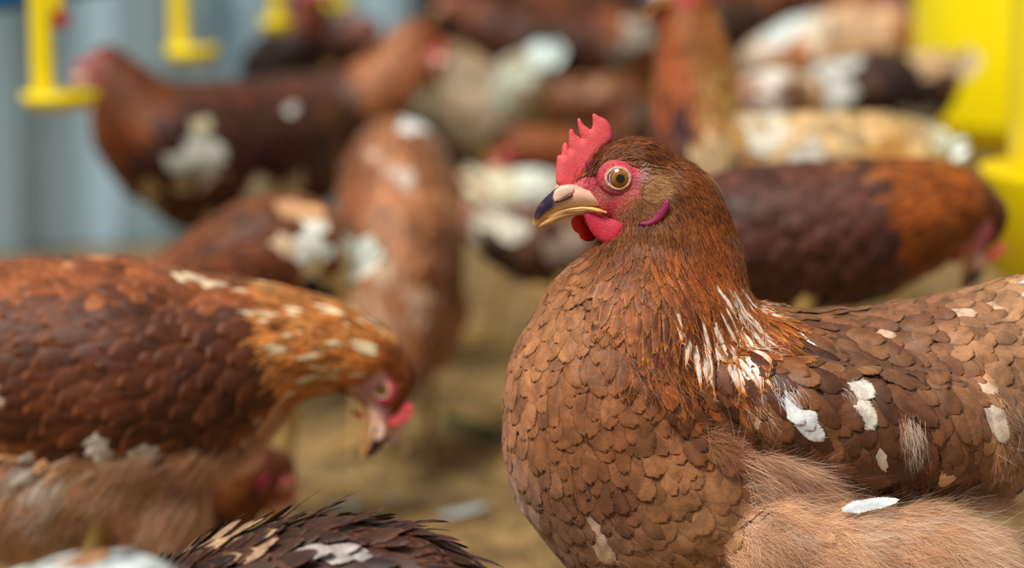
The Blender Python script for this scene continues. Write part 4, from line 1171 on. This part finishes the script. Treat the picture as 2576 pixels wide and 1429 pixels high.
    # tail fan
    n = 14; c = P(2740, 800, .018); tdir = nrm([1, 0, .75]); sdv = np.array([0, 1.0, 0]); upv = np.cross(sdv, tdir) * -1
    ii = np.linspace(-.5, .5, n)
    rt = c + ii[:, None] * sdv * .05 - upv * (np.abs(ii) * .06)[:, None]; dd = tdir + ii[:, None] * sdv * .4; nn = sdv * np.sign(ii)[:, None] + upv * .5
    A = feathers(None, rt, nrm(nn), nrm(dd), .10, .026, 0, 0, .1, np.tile(lin((196, 150, 120)), (n, 1)), np.tile(lin((226, 190, 160)), (n, 1)), .6, snap=False)
    link('tail', mesh_from('tail', A[0] - o0, A[1], A[2]), M_FRAY, root)
    add_head_parts(root, M, o0)
    for s_ in (-1, 1):
        f = np.array([P(1950, 1000, 0)[0] - o0[0], s_ * .032, 0.0]); link('leg', leg_mesh(f + [0, 0, .105], f), M_LEG, root)
build_main()
# ------------------------------------------------------------------ the flock behind
W_ = (226, 222, 220); CR = (212, 196, 168)
# pecking hen on the left, nearest after the front one
make_hen('reddish-brown hen at left with lowered head, pale pink face, pecking to the right', .20,
    [(925, 900, 92, 0), (815, 868, 118, 0), (690, 868, 150, 0), (560, 900, 205, 0), (450, 950, 258, 0), (300, 940, 292, 0), (120, 940, 290, 0), (-80, 920, 255, 0), (-260, 840, 170, 0), (-380, 760, 90, 0)],
    'nnnbbbbbtt', pal('ginger', neck=((190, 108, 46), (236, 176, 112)), wing=((92, 46, 24), (138, 82, 50)), body=((140, 76, 38), (176, 108, 66)), belly=((204, 152, 114), (230, 192, 162)), head=((156, 84, 40), (176, 102, 56))),
    head=dict(C=(968, 950, 0), f=(.16, -.22, -1), u=(1, -.30, 0.1), k=.93), detail=1.1, voxel=.0045, heading=(1, 0, 0), comb=.5, wattle=.45, facepale=.7, fluff=26000, fleck=(.10, (244, 220, 186)),
    extra=[(120, 1120, 235, 0), (0, 1150, 230, 0), (250, 1110, 215, 0), (370, 1170, 150, 0), (420, 1260, 105, -.01), (160, 1240, 150, 0), (330, 1300, 100, .0), (60, 1300, 110, 0)], tail=dict(d=(-1, 0, .5), c=((96, 52, 30), (150, 100, 70))),
    patches=[(60, 1010, 26, 60, (216, 184, 160), .8), (350, 1110, 80, 24, (226, 214, 210), .8), (130, 1180, 120, 40, (220, 206, 200), .45), (140, 1260, 30, 40, (224, 216, 216), .6), (60, 1190, 90, 90, (206, 190, 180), .3),
             (60, 830, 30, 14, (222, 206, 196), .6), (540, 722, 70, 14, (238, 206, 176), .4), (300, 650, 160, 24, (200, 140, 96), .4), (50, 1040, 20, 50, (216, 184, 160), .8), (100, 1330, 160, 60, (206, 178, 156), .4)])
make_hen('dark reddish hen half hidden under the pecking left hen, only its head and chest showing', .44,
    [(672, 1180, 58, 0), (620, 1200, 86, 0), (560, 1230, 115, .01), (470, 1260, 130, .03), (380, 1270, 110, .06), (320, 1250, 60, .07)], 'nnbbbt', pal('dark', body=((104, 54, 28), (132, 76, 46))),
    head=dict(C=(690, 1195, 0), f=(.35, .45, -.9), u=(.8, .4, .6), k=.95), comb=.25, wattle=0, facepale=.9, facecol=(120, 64, 46), detail=1.6, heading=(1, 0, 0))
make_hen('dark brown hen at bottom left whose ruffled back and tail rise into view', -.10,
    [(230, 1760, 72, 0), (300, 1690, 105, 0), (430, 1610, 165, 0), (620, 1570, 225, 0), (840, 1540, 232, 0), (1010, 1530, 190, 0), (1110, 1545, 140, 0), (1170, 1575, 90, 0)], 'nnbbbbtt',
    pal('dark', neck=((150, 96, 62), (196, 150, 112)), body=((54, 27, 17), (124, 76, 50)), wing=((48, 24, 16), (112, 66, 44)), tail=((52, 24, 16), (116, 66, 44))),
    detail=1.2, voxel=.004, tail=dict(d=(.8, 0, .35), c=((56, 26, 18), (100, 56, 38)), L=.07), ruff=.30, wk=.6, patches=[(500, 1390, 120, 40, (190, 150, 120), .5), (780, 1400, 110, 16, (186, 170, 168), .6), (1010, 1370, 50, 20, (180, 160, 156), .5), (480, 1350, 30, 30, (214, 200, 186), .5)])
make_hen('white-backed hen at bottom left corner, only the top of its back showing', -.30,
    [(-190, 1760, 90, 0), (-60, 1680, 150, 0), (120, 1640, 220, 0), (300, 1625, 232, 0), (420, 1660, 180, 0), (500, 1700, 110, 0)], 'nnbbbt', pal('ginger', body=((222, 222, 224), (232, 232, 234)), wing=((216, 214, 216), (228, 228, 230)), tail=((200, 170, 150), (216, 190, 170)), belly=((206, 180, 160), (220, 200, 184))),
    detail=1.2, patches=[(40, 1420, 110, 30, (196, 138, 96), .9)], downk=.1)
# standing pair on the left
make_hen('dark brown hen standing at far left facing left, white patches on its shoulder', .95,
    [(292, 195, 62, 0), (322, 250, 92, 0), (352, 320, 124, 0), (410, 365, 148, 0), (520, 365, 158, .02), (640, 360, 155, .04), (740, 330, 120, .06), (820, 280, 60, .07)], 'nnnbbbtt',
    pal('dark', neck=((126, 62, 22), (160, 90, 40)), head=((140, 70, 30), (156, 84, 40)), body=((96, 48, 26), (120, 66, 40)), belly=((80, 40, 24), (104, 60, 38))),
    head=dict(C=(262, 158, 0), f=(-1, -.1, -.35), u=(-.35, 0, 1), k=.88), comb=.35, facepale=.8, facecol=(128, 78, 70), wattle=.5, detail=1.9, extra=[(600, 470, 105, .02), (480, 470, 105, .01), (740, 430, 105, .05)],
    patches=[(440, 300, 46, 34, CR, .95), (430, 375, 44, 34, W_, .95), (440, 440, 60, 46, CR, .9), (480, 420, 34, 20, W_, .9), (345, 430, 26, 60, (196, 176, 130), .85), (690, 275, 24, 22, W_, .8), (700, 340, 22, 50, (190, 160, 150), .6), (670, 460, 76, 24, CR, .85)])
make_hen('brown hen behind the far left one, turned right, pink face and white neck spot', 1.18,
    [(1050, 105, 62, 0), (1022, 170, 88, 0), (985, 230, 110, 0), (900, 290, 122, 0), (800, 310, 125, .02), (700, 310, 120, .04), (610, 290, 80, .05)], 'nnnbbbt',
    pal('dark', neck=((150, 84, 44), (200, 140, 100)), head=((140, 66, 24), (156, 80, 34)), wing=((72, 36, 24), (90, 48, 34))),
    head=dict(C=(1084, 112, 0), f=(.45, -.85, -.35), u=(.1, -.1, 1), k=.9), comb=.4, facepale=.5, facecol=(216, 140, 140), detail=2.0, extra=[(900, 400, 110, 0), (1000, 370, 90, 0)], heading=(1, 0, 0), patches=[(1092, 236, 44, 44, (236, 234, 230), 1.0)])
make_hen('ginger hen facing the camera with head down, white spot high on its rump', .80,
    [(988, 968, 66, -.06), (990, 900, 92, -.04), (1000, 820, 124, -.02), (1008, 720, 150, 0), (1008, 600, 160, .03), (1000, 480, 150, .07), (1000, 415, 118, .10)], 'nnnbbbt',
    pal('ginger', neck=((150, 84, 40), (206, 156, 118)), head=((120, 60, 26), (140, 76, 36)), body=((150, 92, 58), (196, 142, 106)), tail=((164, 104, 66), (196, 140, 100)), wing=((130, 76, 46), (170, 114, 78))),
    head=dict(C=(985, 1012, -.08), f=(0, -.35, -1), u=(0, -1, .3), k=.85), detail=1.6, heading=(0, -1, 0), comb=.4, ground_leg=(990, 1100, .86),
    extra=[(1070, 860, 80, .02), (930, 860, 80, .02), (1100, 780, 80, .03)],
    patches=[(1042, 328, 40, 26, (236, 232, 236), 1.0), (950, 480, 40, 60, (206, 170, 150), .4), (1010, 520, 30, 50, (214, 190, 180), .5), (960, 780, 110, 90, (206, 170, 146), .35), (1130, 560, 40, 60, (190, 130, 96), .5)])
make_hen('brown hen with large white patches on its raised rump, behind the pecking left hen', .56,
    [(400, 770, 70, 0), (470, 720, 105, 0), (560, 690, 130, 0), (660, 645, 150, 0), (750, 640, 145, .01), (810, 660, 100, .02)], 'nbbbbt', pal('dark', body=((124, 68, 36), (158, 98, 60)), wing=((104, 56, 32), (150, 90, 56)), tail=((206, 160, 116), (220, 186, 150)), belly=((170, 110, 70), (200, 150, 110))),
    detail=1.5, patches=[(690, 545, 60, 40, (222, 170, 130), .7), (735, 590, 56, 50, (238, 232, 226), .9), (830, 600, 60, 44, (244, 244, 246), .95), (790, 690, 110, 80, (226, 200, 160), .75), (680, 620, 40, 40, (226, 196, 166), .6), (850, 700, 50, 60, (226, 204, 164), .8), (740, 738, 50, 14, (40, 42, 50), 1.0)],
    head=dict(C=(360, 800, .02), f=(-.3, 0, -1), u=(-1, 0, .3), k=.9), tail=dict(d=(.8, 0, .45), c=((236, 234, 232), (230, 220, 200)), L=.05))
# right side
make_hen('tall tan and white hen behind the front hen, head cut by the frame top', .66,
    [(1725, 20, 66, 0), (1738, 100, 88, 0), (1748, 200, 102, 0), (1752, 320, 118, 0), (1780, 410, 140, 0), (1900, 440, 150, .01), (2040, 440, 158, .02), (2180, 430, 145, .03), (2290, 400, 100, .04), (2345, 365, 50, .05)], 'nnnnbbbbtt',
    pal('ginger', neck=((156, 92, 50), (206, 150, 98)), body=((196, 156, 112), (216, 184, 150)), wing=((200, 164, 124), (220, 190, 160)), tail=((220, 200, 176), (236, 230, 226)), head=((170, 84, 34), (180, 96, 44)), belly=((110, 60, 44), (130, 80, 60))),
    head=dict(C=(1722, -46, 0), f=(-.9, -.55, -.1), u=(-.1, 0, 1), k=.95), detail=1.6,
    patches=[(1690, 150, 50, 200, (186, 104, 60), .8), (1680, 360, 60, 130, (126, 70, 54), .85), (1740, 420, 70, 60, (112, 60, 44), .8), (1890, 330, 60, 50, (226, 216, 208), .9), (1980, 390, 50, 40, (214, 204, 200), .7), (1810, 230, 50, 90, (200, 154, 100), .8), (2340, 355, 46, 46, (246, 248, 250), 1.0), (1860, 400, 50, 30, (190, 130, 80), .7), (2200, 370, 90, 24, (196, 146, 92), .6), (1720, 280, 22, 70, (92, 56, 56), .8)],
    tail=dict(d=(.9, 0, .2), c=((246, 248, 250), (240, 242, 246)), L=.03))
make_hen('dark brown hen at right with orange neck, head lowered toward the yellow feeder', .40,
    [(2440, 535, 88, 0), (2375, 520, 118, 0), (2290, 545, 150, 0), (2160, 580, 178, 0), (2020, 595, 186, 0), (1890, 600, 178, 0), (1790, 580, 130, .01), (1700, 540, 60, .02)], 'nnnbbbbt',
    pal('dark', neck=((146, 76, 22), (170, 96, 34)), head=((96, 44, 14), (112, 56, 20)), body=((92, 50, 38), (120, 72, 54)), wing=((88, 48, 38), (114, 70, 56)), belly=((80, 44, 34), (110, 66, 50)), tail=((96, 54, 40), (120, 74, 56))),
    head=dict(C=(2474, 550, 0), f=(.12, -.25, -1), u=(1, -.5, .15), k=.92), comb=.4, facepale=.4, detail=1.4, heading=(1, 0, 0),
    patches=[(2200, 430, 90, 24, (150, 92, 52), .5)])
make_hen('very dark hen with tan tail beside the yellow feeder, white feathers on its flank', 1.15,
    [(2000, 300, 55, 0), (2060, 265, 80, 0), (2140, 240, 98, 0), (2230, 235, 104, .01), (2310, 225, 92, .02), (2370, 180, 52, .03)], 'nbbbtt',
    pal('dark', body=((56, 30, 26), (76, 42, 36)), wing=((52, 28, 26), (66, 38, 34)), tail=((96, 56, 40), (130, 84, 62)), belly=((70, 40, 30), (90, 54, 40))), detail=2.2,
    patches=[(2050, 225, 36, 56, (206, 200, 198), 1.0), (2250, 300, 46, 34, (206, 204, 208), .95), (2340, 150, 76, 50, (206, 170, 136), .95), (2165, 235, 34, 26, (112, 78, 64), .8)],
    tail=dict(d=(.6, 0, .6), c=((206, 180, 150), (214, 186, 156)), L=.04))
make_hen('pale tan and white hen in the upper right beyond the dark hen', 1.56,
    [(1900, 150, 46, 0), (1950, 150, 70, 0), (2020, 140, 94, 0), (2110, 120, 104, 0), (2200, 105, 92, 0), (2260, 90, 56, 0)], 'nbbbbt',
    pal('ginger', body=((206, 156, 122), (226, 190, 160)), wing=((206, 160, 130), (226, 196, 170)), neck=((216, 190, 170), (230, 214, 200)), tail=((190, 124, 86), (200, 140, 104))), detail=2.6,
    patches=[(1950, 60, 60, 90, (226, 228, 232), .95), (2000, 120, 46, 34, (196, 122, 70), .9), (2060, 90, 80, 50, (230, 208, 190), .6), (2220, 90, 60, 60, (190, 124, 88), .9)])
make_hen('pinkish white hen showing between the tall hen and the dark hen', 1.00,
    [(1870, 240, 34, 0), (1900, 235, 50, 0), (1940, 240, 62, 0), (1990, 250, 66, .04), (2030, 262, 50, .06)], 'nbbbt', pal('ginger', body=((222, 190, 176), (236, 214, 206)), wing=((206, 160, 134), (220, 180, 156))), detail=2.4,
    patches=[(1905, 225, 40, 40, (240, 226, 222), 1.0), (1980, 240, 40, 50, (150, 96, 66), .8)])
# centre
make_hen('greyish tan hen with bright white upturned tail in the blurred middle', 1.38,
    [(1130, 150, 50, 0), (1160, 200, 80, 0), (1190, 260, 104, 0), (1230, 300, 108, 0), (1280, 250, 92, .01), (1330, 195, 62, .02), (1362, 150, 44, .03)], 'nbbbbtt',
    pal('ginger', body=((176, 146, 120), (190, 164, 140)), wing=((170, 146, 124), (190, 168, 148)), neck=((150, 116, 86), (170, 140, 110)), belly=((140, 116, 92), (160, 136, 112)), tail=((206, 212, 212), (222, 228, 228))), detail=2.4,
    patches=[(1365, 140, 60, 60, (224, 232, 234), 1.0), (1280, 190, 60, 60, (190, 192, 180), .8)], tail=dict(d=(.5, 0, .7), c=((226, 232, 234), (226, 232, 234)), L=.03))
make_hen('brown hen far back with long plain brown flank above the front comb', 1.75,
    [(1180, 30, 44, 0), (1230, 80, 76, 0), (1320, 120, 92, 0), (1430, 135, 98, 0), (1530, 130, 94, 0), (1600, 120, 60, 0)], 'nbbbbt', pal('dark', body=((92, 44, 20), (106, 56, 30)), wing=((80, 40, 20), (96, 50, 28)), neck=((130, 66, 24), (150, 80, 34))), detail=2.6,
    head=dict(C=(1150, 0, 0), f=(-1, 0, -.1), u=(0, 0, 1), k=.8), comb=.2, wattle=0, facepale=.95, facecol=(120, 62, 40), patches=[(1330, 120, 90, 60, (44, 24, 16), .7)])
make_hen('orange-brown hen crouching in the blurred middle, above the mottled white and grey hen', 1.10,
    [(1310, 370, 56, 0), (1370, 385, 66, 0), (1440, 400, 84, .01), (1520, 420, 90, .02), (1590, 420, 60, .03)], 'nnbbt', pal('dark', neck=((150, 80, 30), (160, 92, 44)), body=((104, 56, 30), (130, 76, 46))), detail=2.2,
    head=dict(C=(1285, 385, 0), f=(-.9, -.3, -.5), u=(-.2, 0, 1), k=.85), comb=.2, patches=[(1320, 400, 50, 26, (70, 30, 20), .9)])
make_hen('mottled white and grey hen lying behind the beak of the front hen', 1.0,
    [(1190, 470, 40, 0), (1230, 505, 72, 0), (1300, 520, 92, 0), (1380, 530, 98, .01), (1450, 520, 70, .02)], 'nbbbt', pal('ginger', body=((186, 170, 150), (206, 196, 186)), wing=((170, 160, 150), (196, 190, 186)), belly=((150, 116, 96), (180, 150, 130))), detail=2.2,
    patches=[(1200, 460, 44, 50, (216, 206, 180), .9), (1310, 445, 70, 34, (222, 220, 214), 1.0), (1290, 505, 90, 24, (156, 162, 170), .9), (1280, 570, 60, 40, (170, 120, 90), .7)])
make_hen('pale brown hen low in the middle just left of the front hen throat', .74,
    [(1215, 560, 44, 0), (1260, 590, 70, 0), (1330, 610, 92, 0), (1420, 620, 96, .01), (1490, 610, 60, .02)], 'nbbbt', pal('ginger', body=((110, 74, 54), (140, 104, 84)), wing=((96, 62, 46), (130, 92, 74)), belly=((80, 50, 30), (100, 66, 42)), neck=((196, 180, 162), (206, 196, 180))), detail=2.0,
    patches=[(1240, 570, 50, 34, (206, 196, 182), .9), (1370, 600, 44, 50, (176, 150, 140), .8), (1215, 625, 40, 46, (40, 22, 12), .9)])
make_hen('brown hen behind the orange-brown one with mottled tan flank', 1.56,
    [(1380, 230, 40, 0), (1420, 260, 62, 0), (1490, 270, 76, 0), (1560, 265, 80, 0), (1620, 270, 50, 0)], 'nbbbt', pal('dark', body=((120, 68, 34), (150, 98, 60)), wing=((110, 60, 32), (140, 88, 54))), detail=2.4,
    patches=[(1450, 215, 50, 26, (160, 116, 84), .8)])
make_hen('almost black-brown hen at upper left with reddish neck rising out of frame', 1.50,
    [(775, 0, 42, 0), (772, 40, 52, 0), (760, 95, 66, 0), (740, 140, 78, 0), (690, 165, 74, .01), (640, 180, 40, .02)], 'nnbbbt', pal('dark', body=((44, 20, 12), (56, 28, 18)), wing=((40, 18, 12), (52, 26, 18)), neck=((120, 50, 20), (130, 60, 28))), detail=2.4,
    head=dict(C=(775, -50, 0), f=(.9, -.3, -.2), u=(0, 0, 1), k=.85))
make_hen('dark hen tucked between the black-brown hen and the pink-faced hen', 1.64,
    [(920, 80, 40, 0), (880, 100, 58, 0), (830, 120, 70, 0), (780, 130, 60, 0)], 'nbbt', pal('dark', body=((60, 30, 20), (84, 46, 32)), neck=((150, 96, 90), (170, 120, 110))), detail=2.6)
make_hen('whitish grey hen with brown spots left of the tall hen neck', 1.30,
    [(1540, 60, 36, 0), (1580, 100, 60, 0), (1640, 140, 80, .02), (1700, 150, 80, .04), (1760, 150, 50, .06)], 'nbbbt', pal('ginger', body=((176, 160, 152), (196, 184, 178)), wing=((170, 156, 150), (190, 180, 176))), detail=2.6,
    patches=[(1600, 60, 50, 40, (110, 80, 66), .8), (1590, 140, 20, 26, (140, 84, 50), .9)])
make_hen('dark brown hen under the grey one, left of the tall hen', 1.22,
    [(1560, 330, 40, 0), (1600, 320, 60, 0), (1650, 330, 66, .02), (1700, 340, 50, .04)], 'nbbt', pal('dark', body=((84, 60, 46), (104, 78, 62)), wing=((78, 56, 44), (96, 72, 58))), detail=2.4)
# rows further back, copies of three shapes
def dup(root, loc, rz, sc, label, group):
    r = root.copy(); COL.objects.link(r); r.location = loc; r.rotation_euler = (0, 0, rz); r.scale = (sc,) * 3
    r['label'] = label; r['group'] = group
    for ch in list(root.children):
        c = ch.copy(); COL.objects.link(c); c.parent = r
        for g in ch.children:
            k = g.copy(); COL.objects.link(k); k.parent = c
    return r
GRP = 'brown hens crowding the back of the house'
def proto(label, Y, x, palette, facing, headup=True):
    g = facing
    nd = [(x + g * 105, 40, 40, 0), (x + g * 92, 80, 52, 0), (x + g * 60, 130, 72, 0), (x, 150, 84, 0), (x - g * 70, 145, 78, 0), (x - g * 120, 105, 40, 0)]
    r = make_hen(label, Y, nd, 'nnbbtt', palette, head=dict(C=(x + g * 122, 8, 0), f=(g, 0, -.1), u=(0, 0, 1), k=.9), comb=.4, detail=3.0, group=GRP, heading=(g, 0, 0))[0]
    return r
pa = proto('brown hen standing at the back above the tan and white hens', 2.05, 1340, pal('dark', body=((72, 36, 18), (90, 50, 28)), wing=((60, 32, 18), (80, 44, 26))), -1)
pb = proto('ginger hen standing at the back near the yellow feeder', 2.2, 2080, pal('ginger'), 1)
rows = [(1480, 2.5, .3, pa), (1260, 2.75, 2.6, pb), (1640, 2.35, -.6, pb), (1850, 2.5, 3.3, pa), (1400, 3.15, 1.2, pa), (1600, 2.85, 3.0, pb), (2000, 2.8, .4, pa), (2230, 2.6, 2.7, pb), (1760, 3.2, .2, pb), (1250, 3.3, 3.4, pa), (2380, 3.0, .5, pa), (2120, 3.3, 2.8, pa)]
for i, (x, Y, rz, pr) in enumerate(rows):
    p = P(x, 100, Y)
    dup(pr, (p[0], Y, 0), rz, 1.08 + .05 * math.sin(i * 2.1), 'blurred brown hen standing in the crowd at the very back', GRP)

# ------------------------------------------------------------------ feeders, drinkers, pipe, litter
M_YEL = plain('yellow_plastic', (250, 226, 0), .38, .4, 6, .05)
M_BLUE = plain('blue_plastic', (0, 120, 200), .4, .4)
M_RED = plain('red_plastic', (190, 20, 30), .4, .4)
def lathe(name, prof, mat, parent=None, n=64, loc=(0, 0, 0)):
    V = []; 
    for r, z in prof:
        for k in range(n):
            a = 2 * math.pi * k / n; V.append((loc[0] + r * math.cos(a), loc[1] + r * math.sin(a), loc[2] + z))
    m = len(prof); i = np.arange(m * n).reshape(m, n); j = np.roll(i, -1, 1)
    return link(name, mesh_from(name, np.array(V), np.stack([i[:-1], j[:-1], j[1:], i[1:]], -1).reshape(-1, 4)), mat, parent)
def feeder(label, Yc, edge_px, py_edge, R, zb, H, panR, panz, rimz):
    e = P(edge_px, py_edge, Yc); cx = e[0] + R
    root = bpy.data.objects.new('poultry_feeder', None); COL.objects.link(root); root.location = (cx, Yc, 0)
    tag(root, label, 'feeder')
    lathe('hopper', [(R * .985, zb), (R, zb + .02), (R * 1.0, zb + H), (R * .98, zb + H), (R * .975, zb + .02), (R * .96, zb)], M_YEL, root)
    lathe('pan', [(.001, panz), (panR * .8, panz), (panR * .97, panz + .012), (panR, rimz), (panR * 1.015, rimz + .004), (panR * .985, rimz + .004), (panR * .95, panz + .02), (panR * .78, panz + .008), (R * .5, panz + .012), (R * .25, zb + .05), (.001, zb + .07)], M_YEL, root)
    return root
feeder('large yellow round feeder at right behind the dark hen with the tan tail', 1.40, 2300, 100, .17, P(2400, 290, 1.40)[2], .55, .165, P(2400, 378, 1.40)[2], P(2400, 300, 1.40)[2])
feeder('yellow feeder at the right edge next to the lowered pink-faced head', .62, 2545, 300, .12, P(2540, 440, .62)[2], .6, .138, P(2540, 715, .62)[2], P(2540, 440, .62)[2])

def box_obj(name, segs, mat, parent=None, bev=.002):
    bm = bmesh.new()
    for lo, hi in segs:
        r = bmesh.ops.create_cube(bm, size=1)
        for v in r['verts']: v.co = Vector([lo[i] + (v.co[i] + .5) * (hi[i] - lo[i]) for i in range(3)])
    bmesh.ops.bevel(bm, geom=bm.edges[:], offset=bev, segments=2, affect='EDGES')
    return link(name, bm_mesh(name, bm, False), mat, parent)
def drinker(label, Y, xs, y_top, y_bot, cup, cup_y, red=False, full=True):
    """hanging arm with a shallow cup at its foot"""
    x0, x1 = xs; a = P(x0, y_bot, Y); b = P(x1, y_top, Y)
    c0, c1 = P(cup[0], cup_y[1], Y), P(cup[1], cup_y[0], Y)
    o = np.array([(c0[0] + c1[0]) / 2, Y, 0])
    root = bpy.data.objects.new('hanging_drinker', None); COL.objects.link(root); root.location = o
    tag(root, label, 'drinker', 'yellow cup drinkers along the wall')
    box_obj('arm', [((a[0] - o[0], -.007, c0[2]), (b[0] - o[0], .007, .62))], M_YEL, root)
    R = (c1[0] - c0[0]) / 2; h = c1[2] - c0[2]
    lathe('cup', [(.001, c0[2]), (R * .7, c0[2]), (R * .95, c0[2] + h * .4), (R, c1[2]), (R * .93, c1[2]), (R * .85, c0[2] + h * .5), (.001, c0[2] + h * .35)], M_YEL, root, 40)
    if red: box_obj('valve', [((b[0] - o[0] + .002, -.006, P(0, 68, Y)[2]), (b[0] - o[0] + .014, .006, P(0, 30, Y)[2]))], M_RED, root); box_obj('brace', [((b[0] - o[0], -.006, P(0, 30, Y)[2]), (b[0] - o[0] + .010, .006, .6))], M_YEL, root)
    return root
drinker('yellow cup drinker at far left, in front of the dark hen beak', .86, (84, 128), 0, 250, (55, 248), (232, 274), red=True)
drinker('second yellow cup drinker from the left, above the far left hen back', 1.25, (430, 472), 0, 120, (418, 550), (116, 158))
drinker('third yellow cup drinker, beside the black-brown hen', 1.34, (680, 712), 0, 40, (655, 735), (44, 82))
drinker('fourth yellow cup drinker, right of the black-brown hen neck', 1.85, (835, 862), -40, 0, (820, 890), (-6, 30))
# blue supply pipe
pa_ = np.array([*P(-40, 8, .95)[:2], P(0, -8, .95)[2]]); pb_ = np.array([P(1050, 0, 2.0)[0], 2.0, P(0, -8, .95)[2] + .0])
def tube_obj(name, a, b, r, mat, n=24):
    a = np.array(a); b = np.array(b); t = nrm(b - a); s1 = nrm(np.cross(t, [0, 0, 1.0])); s2 = np.cross(t, s1)
    V = []
    for p in (a, b):
        for k in range(n): g = 2 * math.pi * k / n; V.append(p + r * (math.cos(g) * s1 + math.sin(g) * s2))
    i = np.arange(2 * n).reshape(2, n); j = np.roll(i, -1, 1)
    V += [a, b]
    caps = np.array([[2 * n, j[0][k], i[0][k]] for k in range(n)] + [[2 * n + 1, i[1][k], j[1][k]] for k in range(n)])
    return link(name, mesh_from(name, np.array(V), [np.stack([i[:-1], j[:-1], j[1:], i[1:]], -1).reshape(-1, 4), caps]), mat)
tag(tube_obj('water_pipe', P(-60, 0, .95), P(300, -60, 1.13), .013, M_BLUE), 'blue plastic water pipe crossing the top left corner above the drinker', 'pipe')

# loose feathers and a twig on the litter
for i, (x, y, a, L, c, lb) in enumerate([(830, 1268, 30, .030, (184, 186, 178), 'small white loose feather on the litter below the pecking beak'),
        (1100, 1285, 22, .042, (178, 182, 184), 'larger white loose feather on the litter left of the front hen breast'), (1020, 1245, 150, .02, (166, 168, 166), 'tiny pale loose feather on the litter above the larger white one')]):
    v = (714.5 - y) / FPX; dz = -SP + v * CP; t = (CAM_H - .008) / -dz
    g = np.array([(x - 1288) / FPX * t, -CAM_D + (CP + v * SP) * t, 0.004])
    aa = math.radians(a); d = np.array([math.cos(aa), math.sin(aa), .1])
    A = feathers(None, np.array([g]), np.array([[0, 0, 1.0]]), d[None], L * 1.0, L * .42, .12, 0, .2, lin(c)[None], lin(c)[None], .6, snap=False)
    V = A[0] - g
    o = link('loose_feather', mesh_from('loose_feather', V, A[1], A[2]), M_FEATHER); o.location = g; tag(o, lb, 'feather', 'loose feathers on the litter')
def ground(x, y, z=0.0):
    v = (714.5 - y) / FPX; dz = -SP + v * CP; t = (CAM_H - z) / -dz
    return np.array([(x - 1288) / FPX * t, -CAM_D + (CP + v * SP) * t, z])
g0 = ground(1120, 1050, .004); g1 = ground(1250, 1085, .006)
tag(tube_obj('grass_stem', g0, g1, .004, plain('green_stem', (70, 96, 50), .6), 10), 'green stem lying on the litter left of the front hen', 'stem')
# straw and husk crumbs, uncountable
n = 5000; yy = rng.uniform(-.3, 2.0, n); xx = rng.uniform(-.22, .24, n) * (yy + 1.1) * 1.0; a = rng.random(n) * math.pi; l = rng.uniform(.002, .008, n); w = rng.uniform(.0003, .0009, n)
dx = np.stack([np.cos(a) * l, np.sin(a) * l, rng.uniform(-.001, .004, n)], 1); dy = np.stack([-np.sin(a) * w, np.cos(a) * w, np.zeros(n)], 1); c = np.stack([xx, yy, np.array([0.006 * (mnoise.noise(Vector((x * 9, y * 9, 0))) - 0.6) for x, y in zip(xx, yy)]) + .002], 1)
V = np.stack([c - dx - dy, c + dx - dy, c + dx + dy, c - dx + dy], 1).reshape(-1, 3); F = np.arange(4 * n).reshape(n, 4)
cl = lin((190, 156, 96)) * rng.uniform(.4, 1.3, (n, 1))
tag(link('straw_litter', mesh_from('straw_litter', V, F, {'col': col4(np.repeat(np.clip(cl, 0, 1), 4, 0))}), M_BARB), 'chopped straw and husks strewn over the floor', 'litter', kind='stuff')
